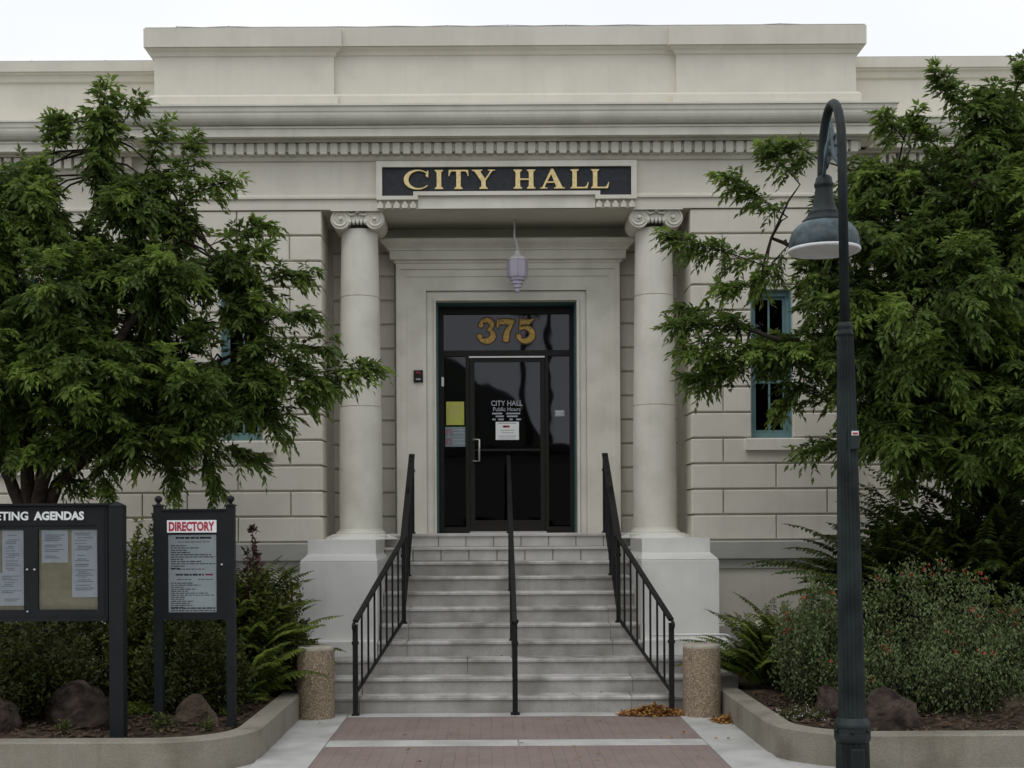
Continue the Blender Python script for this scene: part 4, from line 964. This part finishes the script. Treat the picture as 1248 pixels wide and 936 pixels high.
# ------------------------------------------------------------------ boulders
def boulder(px_, py, w_, h, D, label, m, seed):
    from mathutils import noise
    rs = random.Random(seed); c = P(px_, py, D); q = MB()
    n1, n2 = 44, 26; vs = []; fs = []; sx, sz = w_*D/FP/2, h*D/FP
    planes = [(Vector((rs.uniform(-1, 1), rs.uniform(-1, .6), rs.uniform(-.2, 1))).normalized(), rs.uniform(.62, .86)) for _ in range(14)]
    for j in range(n2+1):
        for i in range(n1):
            th = math.pi*j/n2; ph = 2*math.pi*i/n1; d = Vector((math.sin(th)*math.cos(ph), math.sin(th)*math.sin(ph), math.cos(th))); r = 1.
            for pn, pd in planes:
                k = d.dot(pn)
                if k > 0: r = min(r, pd/k)
            r *= 1+.16*noise.noise(d*1.8+Vector((seed, 0, 0)))-.10*abs(noise.noise(d*4.5+Vector((seed, 3, 0))))+.05*noise.noise(d*11+Vector((seed, 5, 0)))
            vs.append((c.x+d.x*sx*r*1.22, D+d.y*sx*r*.95, c.z+sz*.28+d.z*r*sz*.86))
    for j in range(n2):
        for i in range(n1): i2 = (i+1) % n1; fs.append((j*n1+i2, j*n1+i, (j+1)*n1+i, (j+1)*n1+i2))
    q.add(vs, fs, False); o = q.build('boulder', m); tag(o, label, 'boulder', 'boulders in the planting beds')
boulder(94, 882, 84, 54, 11.3, 'large dark brown boulder just left of the agenda board post', 'boulder_brown', 1)
boulder(2, 884, 50, 36, 11.1, 'brown boulder cut off by the left picture edge', 'boulder_brown', 2)
boulder(238, 882, 50, 33, 11.15, 'small tan boulder between the directory posts', 'boulder_tan', 3)
boulder(1086, 886, 66, 46, 11.0, 'reddish brown boulder just right of the lamp post', 'boulder_brown', 4)
boulder(1014, 872, 44, 34, 11.6, 'half hidden dark boulder behind the left side of the lamp post', 'boulder_brown', 5)
boulder(1232, 866, 46, 30, 11.8, 'brown boulder near the right picture edge under the flowering shrub', 'boulder_tan', 6)

# ------------------------------------------------------------------ foliage
def unit(a): return a/np.maximum(np.linalg.norm(a, axis=-1, keepdims=True), 1e-9)
def leaflets(b, d, nrm, L_, W_, tint):
    """folded lance-shaped leaves: arrays of bases, directions, normals, lengths, widths"""
    s = unit(np.cross(d, nrm)); n_ = unit(np.cross(s, d)); L_ = L_[:, None]; W_ = W_[:, None]
    v0 = b; v1 = b+d*L_*.42+s*W_*.5+n_*W_*.18; v2 = b+d*L_-n_*L_*.10; v3 = b+d*L_*.42-s*W_*.5+n_*W_*.18
    V = np.stack([v0, v1, v2, v3], 1).reshape(-1, 3); return V, np.repeat(tint, 4)
def leaf_obj(name, V, T, m, parent=None, kind='stuff'):
    n = len(V)//4; me = bpy.data.meshes.new(name)
    me.vertices.add(len(V)); me.vertices.foreach_set('co', V.astype(np.float32).ravel())
    idx = (np.arange(n)[:, None]*4+np.array([0, 1, 2, 0, 2, 3])[None]).ravel()
    me.loops.add(len(idx)); me.loops.foreach_set('vertex_index', idx.astype(np.int32))
    me.polygons.add(2*n); me.polygons.foreach_set('loop_start', (np.arange(2*n)*3).astype(np.int32))
    me.update(calc_edges=True)
    at = me.attributes.new('tint', 'FLOAT', 'POINT'); at.data.foreach_set('value', T.astype(np.float32))
    me.materials.append(MATS[m]); o = bpy.data.objects.new(name, me); COL.objects.link(o)
    if kind: o['kind'] = kind
    if parent: o.parent = parent; o.location = -parent.location
    return o
def compound(base, dirs, L_, tint, pairs=5, ll=.085, lw=.026, droop=.5, cup=-.45):
    """pinnate leaves"""
    M = len(base); up = np.array([0, 0, 1.]); side = unit(np.cross(dirs, up)+rng.normal(0, .12, (M, 3))); VV = []; TT = []
    for k in range(pairs+1):
        t = (k+.8)/(pairs+.8)
        p = base+dirs*(L_*t)[:, None]+np.array([0, 0, -1.])*(droop*L_*t*t)[:, None]
        for s in ((-1, 1) if k < pairs else (0,)):
            d = unit(dirs*(.75 if s else 1.)+side*s*.8+np.array([0, 0, cup])+rng.normal(0, .26, (M, 3)))
            nrm = unit(up+side*s*.35+rng.normal(0, .45, (M, 3)))
            sc = (1-.35*abs(t-.55))*rng.uniform(.8, 1.15, M)
            v, tt = leaflets(p, d, nrm, ll*sc, lw*sc, np.clip(tint+rng.normal(0, .06, M), 0, 1)); VV.append(v); TT.append(tt)
    return np.concatenate(VV), np.concatenate(TT)

def tree(label, trunkpx, D0, limbs, blobs, sprays, seed, base_z=.2, leaf='tree_leaf', dens=1., cd=0., gaps=()):
    r_ = np.random.default_rng(seed); rp = random.Random(seed)
    bx = P(trunkpx, 700, D0).x; t = thing('broadleaf_tree', label, 'tree', (bx, D0, base_z), 'trees in front of the facade')
    q = MB(); nodes = []
    base = Vector((bx, D0, base_z-.1))
    for (fx, fy, pts) in limbs:
        # each limb starts at ground fork
        P3 = [base+Vector((fx, fy, 0))]
        for (px_, py, dy) in pts: P3.append(P(px_, py, D0+dy))
        fine = []
        for a, b in zip(P3[:-1], P3[1:]):
            for k in range(5):
                u = k/5; fine.append(a.lerp(b, u)+Vector((rp.uniform(-.02, .02), rp.uniform(-.02, .02), rp.uniform(-.02, .02))))
        fine.append(P3[-1]); n = len(fine); q.tube(fine, [.075*(1-i/n)**.8+.010 for i in range(n)], 8)
        nodes += [(p, .075*(1-i/n)**.8+.01) for i, p in enumerate(fine) if i > 4]
    part(q, 'trunk', 'bark', t)
    nodes_a = np.array([p[:] for p, _ in nodes])
    # hubs and twigs
    starts = []; ends = []; tips = []
    def near(p):
        d = np.linalg.norm(nodes_a-np.array([p[0], p[1], p[2]+.25]), axis=1); return Vector(nodes_a[int(d.argmin())])
    tw = MB(); hubs = []
    for (x, y, rx, ry, ry3, n) in blobs:
        n = int(n*dens); nh = max(2, n//14); hl = []
        for _ in range(nh):
            a = r_.normal(size=3); a /= np.linalg.norm(a); a *= r_.uniform(0, .75)**.5
            h = P(x+a[0]*rx*.8, y+a[1]*ry*.8, D0+cd+a[2]*ry3*.8); b = near(h); mid = b.lerp(h, .5)+Vector((0, 0, .06))
            tw.tube([b, mid, h], [.014, .010, .006], 5, cap=False); hl.append(h)
        for _ in range(n):
            a = r_.normal(size=3); a /= np.linalg.norm(a); rr = r_.uniform(0, 1)**(1/2.4); a *= rr
            tip = P(x+a[0]*rx, y+a[1]*ry, D0+cd+a[2]*ry3)
            tx = x+a[0]*rx; ty = y+a[1]*ry
            if any(g0 < tx < g2 and g1 < ty < g3 for g0, g1, g2, g3 in gaps): continue
            h = min(hl, key=lambda hh: (hh-tip).length); 
            out = (tip-h); ln = out.length
            if ln > .55: h = tip-out*(.55/ln)
            if ln < .15: h = tip-Vector((r_.uniform(-.25, .25), r_.uniform(-.25, .1), .12))
            starts.append(h); ends.append(tip); tips.append(rr)
    for (x0, y0_, x1, y1_, dy, wdt, n) in sprays:
        a = P(x0, y0_, D0+cd+dy); b = P(x1, y1_, D0+cd+dy-.1); nb = near(a); ax = b-a
        tw.tube([nb, nb.lerp(a, .6)+Vector((0, 0, .05)), a, a.lerp(b, .5)+Vector((0, 0, .03)), b], [.014, .011, .008, .005, .003], 5, cap=False)
        starts.append(a.lerp(b, .25)); ends.append(b); tips.append(1.2)
        for k in range(n):
            u = (k+.5)/n; s = a.lerp(b, u*.92); side = Vector((r_.normal(), r_.normal(), r_.normal()*.8)); side -= ax.normalized()*side.dot(ax.normalized())
            e = s+ax.normalized()*.16+side.normalized()*wdt*D0/FP*(1-.65*u)*r_.uniform(.5, 1.1); starts.append(s); ends.append(e); tips.append(1.1)
    BB = []; DD = []; LL = []; TT = []
    for s, e, rr in zip(starts, ends, tips):
        m2 = s.lerp(e, .5)+Vector((0, 0, .03)); tw.tube([s, m2, e], [.004, .003, .002], 3, cap=False)
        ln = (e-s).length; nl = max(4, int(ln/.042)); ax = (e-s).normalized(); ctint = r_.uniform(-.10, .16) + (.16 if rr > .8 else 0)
        young = r_.random() < (.34 if rr > .7 else .08)
        if ax.cross(Vector((0, 0, 1))).length < .1: sd = Vector((1, 0, 0))
        else: sd = ax.cross(Vector((0, 0, 1))).normalized()
        sd = (Matrix.Rotation(r_.normal()*.7, 3, ax) @ sd).normalized()
        for k in range(nl):
            u = .25+.75*(k+.5)/nl; p = s.lerp(e, u) + Vector((0, 0, .03*(1-abs(2*u-1))))
            sg = 1 if k % 2 else -1
            d = ax*(.55+.6*u)+sd*sg*(1.05-.5*u)+Vector((r_.normal()*.38, r_.normal()*.38, r_.normal()*.42+.05))
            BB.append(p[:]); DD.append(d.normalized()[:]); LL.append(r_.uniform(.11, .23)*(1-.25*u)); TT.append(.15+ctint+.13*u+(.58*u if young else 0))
    part(tw, 'twigs', 'bark', t)
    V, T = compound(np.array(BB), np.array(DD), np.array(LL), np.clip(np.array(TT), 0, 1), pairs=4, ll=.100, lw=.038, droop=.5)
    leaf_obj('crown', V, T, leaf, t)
    print('tree leaflets', len(V)//4)
    return t
LB = [ # left tree: blobs in the picture (x, y, rx, ry, depth radius, twigs)
    (125, 158, 20, 28, .3, 26), (115, 200, 32, 28, .5, 34), (40, 240, 62, 62, .9, 90), (-40, 280, 90, 110, 1.0, 120), (160, 250, 50, 42, .7, 70),
    (200, 215, 14, 28, .25, 14), (215, 270, 26, 30, .4, 26), (60, 350, 105, 95, 1.3, 230), (185, 340, 80, 62, 1.1, 150), (275, 330, 34, 36, .5, 36), (300, 375, 30, 26, .5, 34), (315, 490, 24, 22, .4, 20), (240, 490, 40, 40, .8, 50), (-40, 440, 90, 130, 1.3, 150),
    (90, 460, 120, 90, 1.4, 260), (215, 450, 80, 75, 1.1, 150), (300, 420, 45, 50, .6, 56), (320, 465, 42, 32, .5, 44), (170, 530, 110, 42, 1.1, 130), (265, 510, 60, 34, .7, 56), (50, 545, 80, 34, 1.0, 60)]
LS = [(122, 175, 128, 113, 0, 22, 10), (150, 150, 165, 128, .1, 12, 5), (110, 150, 78, 148, .1, 10, 6), (205, 300, 238, 170, -.1, 16, 12), (225, 240, 276, 222, -.2, 13, 8), (175, 215, 200, 160, 0, 12, 6), (65, 200, 68, 158, 0, 14, 7),
      (255, 300, 322, 274, -.1, 16, 9), (270, 325, 318, 308, -.2, 14, 8), (300, 350, 376, 332, 0, 20, 10), (310, 395, 373, 382, -.2, 20, 9), (325, 425, 398, 424, -.1, 22, 9), (340, 465, 455, 447, -.1, 26, 15), (335, 490, 380, 487, 0, 20, 8), (300, 500, 340, 520, 0, 16, 7),
      (250, 545, 314, 561, 0, 12, 7), (250, 530, 262, 592, 0, 12, 8), (200, 550, 212, 588, 0, 14, 7), (120, 560, 130, 590, 0, 16, 7), (60, 560, 90, 590, .1, 14, 6), (350, 440, 392, 470, -.1, 14, 6)]
tree('broad leafy green tree with several trunks covering the left facade behind the agenda board', 38, 13.0,
     [(-.05, 0, [(40, 640, 0), (30, 560, .1), (60, 450, .2), (90, 330, .1), (120, 230, 0), (126, 150, 0)]), (.05, .05, [(44, 645, 0), (70, 590, -.1), (120, 540, -.2), (200, 470, -.1), (290, 430, 0)]),
      (-.1, .05, [(34, 640, 0), (5, 570, .1), (-30, 450, .3), (-40, 320, .2)]), (0, -.05, [(42, 640, 0), (60, 560, -.3), (130, 440, -.5), (200, 330, -.3), (225, 260, -.1)]), (.02, .1, [(40, 640, 0), (50, 570, .4), (110, 460, .7), (220, 420, .6)])],
     LB, LS, 5, dens=.82, gaps=[(260, 392, 300, 442), (258, 510, 312, 545), (228, 418, 270, 452), (70, 185, 112, 262), (60, 560, 118, 600), (20, 320, 62, 345), (255, 255, 330, 300)])
RB = [(1110, 535, 60, 34, 1.2, 70), (1190, 555, 70, 36, 1.4, 90), (1265, 560, 60, 50, 1.4, 80), (1150, 400, 120, 120, 1.9, 160), (1290, 500, 120, 90, 1.9, 130), (1215, 150, 55, 45, .6, 60), (1180, 215, 80, 48, .9, 120), (1075, 225, 55, 36, .6, 60), (1275, 240, 70, 110, 1., 130), (1085, 285, 95, 50, 1.0, 150), (1010, 270, 30, 36, .5, 34), (1180, 320, 95, 80, 1.3, 230),  # right tree: the deepest blobs are foliage added to shade the wall below
      (1000, 330, 30, 34, .5, 26), (1040, 370, 70, 50, .9, 100), (958, 430, 62, 42, .6, 76), (1060, 440, 80, 60, 1.0, 130), (1180, 430, 100, 80, 1.4, 250), (1290, 430, 70, 120, 1.2, 130), (1110, 510, 80, 45, 1.1, 110), (1215, 520, 80, 55, 1.3, 130), (1050, 500, 30, 28, .4, 22), (900, 395, 30, 22, .3, 16), (885, 445, 34, 22, .3, 22)]
RS_ = [(960, 265, 884, 216, -.1, 14, 12), (975, 225, 936, 184, 0, 14, 10), (1000, 195, 965, 180, 0, 10, 6), (935, 325, 812, 288, -.1, 15, 15), (925, 350, 884, 352, -.1, 12, 7), (960, 300, 925, 345, 0, 14, 7), (905, 400, 822, 398, -.2, 18, 12), (905, 425, 838, 428, -.2, 16, 9), (905, 455, 846, 463, -.1, 18, 9), (880, 385, 838, 378, 0, 10, 6),
       (1190, 150, 1142, 94, 0, 12, 12), (1230, 130, 1205, 115, 0, 14, 6), (1235, 120, 1246, 88, 0, 12, 7), (1110, 180, 1080, 148, -.1, 14, 8), (1100, 175, 1110, 148, 0, 10, 5), (1150, 190, 1120, 160, 0, 14, 7), (1050, 540, 985, 550, 0, 14, 9), (1030, 500, 960, 470, 0, 14, 8), (1110, 540, 1105, 590, 0, 12, 6), (1160, 560, 1170, 600, 0, 14, 6), (1070, 480, 1050, 545, -.3, 20, 10), (975, 470, 955, 495, 0, 12, 5)]
tree('broad leafy green tree with thick crown covering the right facade behind the lamp post', 1225, 14.2,
     [(-.03, 0, [(1222, 640, 0), (1205, 560, -.2), (1150, 440, -.8), (1120, 330, -1), (1090, 240, -1)]), (.05, .03, [(1228, 640, 0), (1235, 540, -.2), (1235, 400, -.8), (1225, 260, -1), (1215, 150, -1)]), (-.05, -.05, [(1218, 640, 0), (1160, 560, -.6), (1080, 470, -1.1), (980, 420, -1.2), (900, 400, -1.1)]),
      (.03, -.05, [(1228, 640, 0), (1260, 530, -.6), (1290, 400, -1.1), (1290, 280, -1)]), (0, .1, [(1220, 640, 0), (1170, 540, -.1), (1090, 420, -.5), (1000, 320, -1), (940, 290, -1)])],
     [(a, b, c, d, e, n) for a, b, c, d, e, n in RB], RS_, 9, dens=.80, cd=-1.0, gaps=[(905, 340, 972, 405), (915, 462, 978, 545), (905, 230, 990, 300)])

def shrub(name, label, px_, pyb, D, w_, h, n, ll, lw, m, seed, tint=(.0, .6), stems=14, upright=.5, flowers=None, depth=None, group='shrubs in the planting beds', cat='shrub'):
    """bush of many thin stems with small leaves; w_, h in metres"""
    r_ = np.random.default_rng(seed); b = P(px_, pyb, D); t = thing(name, label, cat, (b.x, D, b.z), group)
    depth = depth or w_*.8; q = MB(); BB = []; DD = []; TT = []; tips = []
    per = max(8, n//stems)
    for k in range(stems):
        a = r_.uniform(0, 6.283); rad = r_.uniform(0, 1)**.5; tx = b.x+math.cos(a)*rad*w_/2; ty = D+math.sin(a)*rad*depth/2
        tz = b.z+h*(1-.5*rad**2.2)*r_.uniform(.58, 1.18); s = Vector((b.x+(tx-b.x)*.35, D+(ty-D)*.35, b.z-.05)); e = Vector((tx, ty, tz)); m1 = s.lerp(e, .5)+Vector(((tx-b.x)*.15, (ty-D)*.15, .02))
        q.tube([s, m1, e], [.008, .005, .002], 4, cap=False); tips.append(e)
        for i in range(per):
            u = r_.uniform(.12, 1)**.75; p = (s.lerp(m1, u*2) if u < .5 else m1.lerp(e, u*2-1)); sc = w_*.085*(1.22-u)
            p = p+Vector((r_.normal()*sc, r_.normal()*sc, r_.normal()*sc*.8)); ang = r_.uniform(0, 6.283)
            d = Vector((math.cos(ang)*(1-upright*.6), math.sin(ang)*(1-upright*.6), upright+r_.normal()*.35)).normalized(); BB.append(p[:]); DD.append(d[:]); TT.append(tint[0]+(tint[1]-tint[0])*np.clip(.25+.45*u+r_.normal()*.2, 0, 1))
    part(q, 'stems', 'bark', t); BB = np.array(BB); DD = np.array(DD); N = len(BB)
    V, T = leaflets(BB, DD, unit(rng.normal(0, .6, (N, 3))+np.array([0, -.3, 1.])), ll*r_.uniform(.6, 1.2, N), lw*r_.uniform(.7, 1.2, N), np.array(TT)); leaf_obj('foliage', V, T, m, t)
    if flowers:
        fm, nf, fs = flowers; FB = []; 
        for k in range(nf):
            e = tips[int(r_.integers(len(tips)))]; o = Vector((r_.normal()*.02, r_.normal()*.02-.02, r_.uniform(-.10, .03)))
            c = e+o
            if (e.z-b.z) < h*.45 and r_.random() < .6: continue
            for j in range(6): FB.append((c+Vector((r_.normal()*fs*.5, r_.normal()*fs*.5, r_.normal()*fs*.5)))[:])
        FB = np.array(FB); N = len(FB); V, T = leaflets(FB, unit(r_.normal(size=(N, 3))+np.array([0, -.4, .4])), unit(r_.normal(size=(N, 3))), np.full(N, fs), np.full(N, fs*.7), r_.uniform(0, 1, N)); leaf_obj('flowers', V, T, fm, t)
    return t
def fern(label, px_, pyb, D, fronds, length, seed, m='fern_leaf', tint=(.1, .9), spread=1., rise=1., ll=.07, group='ferns in the planting beds', name='fern', dirx=None):
    r_ = np.random.default_rng(seed); b = P(px_, pyb, D); t = thing(name, label, 'fern', (b.x, D, b.z), group); q = MB(); VV = []; TT = []
    for k in range(fronds):
        a = r_.uniform(0, 6.283) if dirx is None else dirx[k % len(dirx)]+r_.normal()*.15
        Lf = length*r_.uniform(.65, 1.1); hd = Vector((math.cos(a), math.sin(a)*.8, 0)); el = r_.uniform(.45, 1.35)*rise; p = Vector(b)+hd*.04+Vector((0, 0, -.03)); pts = [p]; n = 16; nrmn = []
        for i in range(n):
            e2 = el-(i/n)**1.5*1.5*spread; d = hd*math.cos(e2)+Vector((0, 0, math.sin(e2))); p = p+d*Lf/n; pts.append(p)
        q.tube(pts[::2], [.005*(1-i/(len(pts[::2])))+.0015 for i in range(len(pts[::2]))], 4, cap=False)
        ft = r_.uniform(*tint)
        pa = []; da = []; la = []
        for i in range(2, n+1):
            for sub in (0, .5):
                tt = (i-sub)/n; pp = pts[i].lerp(pts[i-1], sub); d = (pts[i]-pts[i-1]).normalized(); sd = d.cross(Vector((0, 0, 1))).normalized() if d.cross(Vector((0, 0, 1))).length > .05 else Vector((1, 0, 0))
                for s in (-1, 1): pa.append(pp[:]); da.append((sd*s+d*.35+Vector((0, 0, -.42+r_.normal()*.12))).normalized()[:]); la.append(ll*1.5*(math.sin(math.pi*min(1, .12+tt*.9)))**.7)
        pa = np.array(pa); da = np.array(da); la = np.array(la); N = len(pa)
        v, tn = leaflets(pa, da, unit(np.tile([0, 0, 1.], (N, 1))+r_.normal(0, .2, (N, 3))), la, np.full(N, .034)*ll/.07, np.clip(ft+r_.normal(0, .08, N), 0, 1)); VV.append(v); TT.append(tn)
    part(q, 'stems', 'bark', t); leaf_obj('fronds', np.concatenate(VV), np.concatenate(TT), m, t); return t
# left bed
shrub('shrub', 'dark rounded shrub under the agenda board', 40, 868, 11.6, 1.25, .85, 13000, .055, .026, 'shrub_leaf', 21, stems=70, tint=(0, .45))
shrub('shrub', 'tall dark shrub behind the agenda board near the tree trunks', 60, 860, 13.4, 2.8, 1.75, 18000, .075, .036, 'shrub_leaf', 22, stems=90, tint=(0, .3))
shrub('shrub', 'yellowish green shrub between the agenda board and the directory', 172, 862, 12.3, .66, 1.5, 6500, .07, .030, 'shrub_leaf', 23, stems=40, tint=(.1, .95))
shrub('shrub', 'dark green mounded shrub beneath the directory case', 235, 868, 12.0, 1.1, .98, 14000, .052, .024, 'shrub_leaf', 24, stems=70, tint=(0, .5))
shrub('shrub', 'tall leafy shrub rising behind the directory case', 222, 860, 13.4, 1.5, 1.78, 13000, .075, .034, 'shrub_leaf', 30, stems=60, tint=(0, .5))
shrub('shrub', 'maroon leaved shrub topping the ferns between directory and pedestal', 318, 850, 13.2, .55, 1.62, 2200, .075, .036, 'maroon_leaf', 25, stems=18, tint=(.1, 1))
shrub('shrub', 'dense olive green shrub between the directory and the left pedestal', 328, 855, 13.2, .95, 1.28, 9000, .075, .030, 'shrub_leaf', 45, stems=60, tint=(.1, .85))
fern('large green fern against the left pedestal', 312, 815, 13.2, 60, 1.0, 31, ll=.09, rise=1.25, spread=.75)
fern('green fern low beside the directory post', 300, 850, 12.6, 30, .80, 32, ll=.08, rise=1.05)
fern('bright fern clump behind the directory right post', 300, 780, 13.3, 44, 1.05, 33, ll=.085, rise=1.25, spread=.75)
fern('small fern with one dark frond reaching across the left pedestal', 345, 815, 13.2, 14, .55, 34, ll=.06)
fern('low fern at the planter corner by the left bollard', 296, 856, 12.5, 20, .36, 40, ll=.06)
shrub('ground_cover', 'patch of yellow green ground cover left of the directory left post', 168, 872, 11.9, .55, .10, 1500, .035, .014, 'fern_leaf', 60, stems=40, tint=(.4, 1), group='low plants in the beds', cat='plant')
shrub('ground_cover', 'patch of yellow green ground cover by the directory right post', 268, 874, 12.0, .40, .09, 1000, .035, .014, 'fern_leaf', 61, stems=30, tint=(.3, .9), group='low plants in the beds', cat='plant')
# right bed
shrub('flowering_shrub', 'large grey green shrub with red flowers right of the lamp post', 1130, 878, 12.2, 2.0, 1.35, 26000, .042, .018, 'grey_leaf', 26, stems=150, upright=.75, tint=(.0, .85), flowers=('flower_red', 60, .022))
shrub('flowering_shrub', 'smaller grey green shrub with red flowers left of the lamp post', 1000, 864, 12.2, .95, 1.12, 13000, .042, .018, 'grey_leaf', 27, stems=80, upright=.75, tint=(.0, .75), flowers=('flower_red', 18, .022))
shrub('flowering_shrub', 'grey green shrub with red flowers at the right picture edge', 1248, 872, 12.0, 1.0, 1.05, 11000, .042, .018, 'grey_leaf', 28, stems=70, upright=.75, tint=(.0, .75), flowers=('flower_red', 16, .022))
shrub('shrub', 'dark shrub hiding the trunk of the right tree', 1225, 850, 13.9, 1.7, 1.9, 16000, .085, .042, 'shrub_leaf', 35, stems=80, tint=(0, .2))
shrub('shrub', 'dark shrub against the wall behind the large ferns', 1110, 850, 14.4, 1.5, 1.7, 12000, .085, .042, 'shrub_leaf', 29, stems=70, tint=(0, .2))
for i_, (fx, fy, fd, fl, lab_) in enumerate([(1085, 760, 13.6, 1.25, 'tall dark fern nearest the lamp post behind the flowering shrub'), (1150, 740, 13.7, 1.3, 'tallest dark fern in the middle of the bed behind the flowering shrub'), (1215, 750, 13.4, 1.3, 'dark fern in front of the right tree trunk'), (1120, 790, 13.1, 1.1, 'lower dark fern rising just behind the flowering shrub'), (1190, 785, 13.0, 1.1, 'lower dark fern between the trunk and the flowering shrub'), (1262, 770, 13.2, 1.2, 'dark fern cut off by the right picture edge')]):
    fern(lab_, fx, fy-15, fd, 60, fl*1.25, 70+i_, ll=.115, tint=(0, .36), rise=1.25, spread=.8)
fern('dense green fern beside the right pedestal', 934, 832, 13.3, 64, .98, 36, ll=.08, rise=1.25, spread=.75)
fern('green fern between the right pedestal fern and the flowering shrub', 968, 830, 13.5, 54, 1.2, 37, ll=.085, rise=1.25, spread=.75)
fern('tall arching fern behind the lamp post', 1040, 800, 13.3, 26, 1.1, 38, ll=.10, tint=(.1, .6))
fern('brownish fern clump in front of the dark shrub', 1085, 780, 12.9, 22, 1.0, 39, ll=.085, tint=(.0, .4))
shrub('flowering_plant', 'low plant with pale pink flowers beside the right planter kerb', 978, 884, 11.3, .42, .17, 1600, .03, .008, 'shrub_leaf', 41, stems=50, upright=.9, flowers=('flower_white', 46, .016), group='low plants in the beds', cat='plant')
shrub('weed', 'small weed sprouting in front of the directory boulder', 196, 889, 10.9, .20, .15, 260, .035, .014, 'fern_leaf', 42, stems=10, group='low plants in the beds', cat='weed')
shrub('weed', 'small weed sprouting beside the agenda board post', 76, 893, 10.7, .16, .10, 200, .03, .012, 'fern_leaf', 43, stems=8, group='low plants in the beds', cat='weed')
shrub('weed', 'small weed between the directory boulder and right directory post', 252, 892, 10.9, .16, .12, 200, .03, .012, 'fern_leaf', 44, stems=8, group='low plants in the beds', cat='weed')
# fallen leaves
def litter(label, cx, cy, D, rx, ry, hh, n, seed, m='fallen_leaf'):
    r_ = np.random.default_rng(seed); c = P(cx, cy, D); a = r_.uniform(0, 6.283, n); rr = r_.uniform(0, 1, n)**.7
    b = np.stack([c.x+np.cos(a)*rr*rx, D+np.sin(a)*rr*ry, .008+hh*(1-rr)*r_.uniform(0, 1, n)], 1)
    d = unit(np.stack([r_.normal(size=n), r_.normal(size=n), r_.normal(size=n)*.3+.1], 1)); V, T = leaflets(b, d, unit(r_.normal(0, .4, (n, 3))+np.array([0, 0, 1.])), r_.uniform(.03, .06, n), r_.uniform(.018, .035, n), r_.uniform(0, 1, n))
    V[:, 2] = np.maximum(V[:, 2], .006)
    o = leaf_obj('fallen_leaves', V, T, m); tag(o, label, 'leaf litter')
litter('pile of dry brown leaves at the right foot of the steps', 797, 864, 13.02, .36, .12, .11, 1300, 51)
def loose(label, pts, seed):
    r_ = np.random.default_rng(seed); n = len(pts); b = np.array([[x, y, z+.012] for x, y, z in pts]); a = r_.uniform(0, 6.3, n)
    d = unit(np.stack([np.cos(a), np.sin(a), r_.normal(size=n)*.15+.1], 1)); V, T = leaflets(b, d, unit(r_.normal(0, .25, (n, 3))+np.array([0, 0, 1.])), r_.uniform(.035, .06, n), r_.uniform(.02, .035, n), r_.uniform(0, 1, n))
    V[:, 2] = np.maximum(V[:, 2], np.repeat(b[:, 2]-.009, 4)); o = leaf_obj('fallen_leaves', V, T, 'fallen_leaf'); tag(o, label, 'leaf litter')
_r = random.Random(3)
loose('few single dry leaves lying on the brick walk and stair treads', [(_r.uniform(-1.7, 2.1), _r.uniform(10.3, 12.9), .004) for _ in range(30)]+[(XC+_r.uniform(-1.1, 1.3), 15.9-.27*k+_r.uniform(.1, .24), ZT-k*RS) for k in (10, 10, 10, 9, 9, 8, 7, 5, 3)], 53)
litter('small scatter of dry leaves beside the right planter kerb', 886, 878, 12.55, .15, .20, .05, 330, 52)

# ------------------------------------------------------------------ across the street (seen only as reflections in the glass)
def hillrow():
    q = MB(); pts = []; vs = []; fs = []
    prof = [(-420, 14), (-300, 30), (-200, 50), (-120, 74), (-60, 80), (-30, 72), (-14, 66), (-7, 60), (1, 55), (9, 50), (13, 42), (18, 30), (30, 22), (60, 20), (160, 14), (300, 10), (420, 8)]
    for x, h in prof: vs += [(x, -385, -1), (x, -385-h*1.2, h), (x, -520-h*2, -1)]
    for i in range(len(prof)-1):
        for k in range(2): fs.append((i*3+k, i*3+k+1, i*3+k+4, i*3+k+3))
    q.add(vs, fs, True); struct(q, 'hill', 'hill')
hillrow()
def shop(x0, x1, y0_, y1_, h, lab, m='far_building'):
    t = thing('street_building', lab, 'building', ((x0+x1)/2, y1_, -.1), 'low buildings across the street')
    q = MB(); q.box(x0, x1, y0_, y1_, -.12, h); part(q, 'wall', m, t)
    q = MB(); q.tbox(x0-.3, x1+.3, y0_-.3, y1_+.3, h, h+.4, .1); part(q, 'roof', 'far_roof', t)
    n = int((x1-x0)/2.4)
    for k in range(n): q = MB(); a = x0+.6+k*(x1-x0-.8)/n; q.box(a, a+1.3, y1_-.05, y1_+.03, .9, 2.3); part(q, 'window', 'window_glass', t)
shop(-22, -6, -34, -24, 4.4, 'low brown shop across the street, left'); shop(-4.5, 4.5, -38, -25, 5.2, 'plain brown shop across the street facing the steps'); shop(6, 20, -36, -24, 6.6, 'taller brown shop across the street, right')
def palm(x, y, h, lab):
    t = thing('palm_tree', lab, 'tree', (x, y, -.1), 'palm trees across the street'); q = MB()
    q.tube([(x+.25*math.sin(k*.9), y, -.1+h*k/8) for k in range(9)], [.34-.012*k for k in range(9)], 10); part(q, 'trunk', 'bark', t)
    n = 420; r_ = np.random.default_rng(int(h)); a = r_.uniform(0, 6.283, n); e = r_.uniform(-1.1, 1.1, n); d = np.stack([np.cos(a)*np.cos(e), np.sin(a)*np.cos(e), np.sin(e)], 1)
    b = np.tile([x, y, h], (n, 1))+d*.3; V, T = leaflets(b, d, unit(r_.normal(size=(n, 3))), r_.uniform(1.2, 2., n), np.full(n, .28), r_.uniform(0, 1, n)); leaf_obj('crown', V, T, 'palm_leaf', t)
palm(3.6, -93, 24, 'tall palm across the street, nearer the hill'); palm(5.6, -88, 27, 'tallest palm across the street, right of the other')
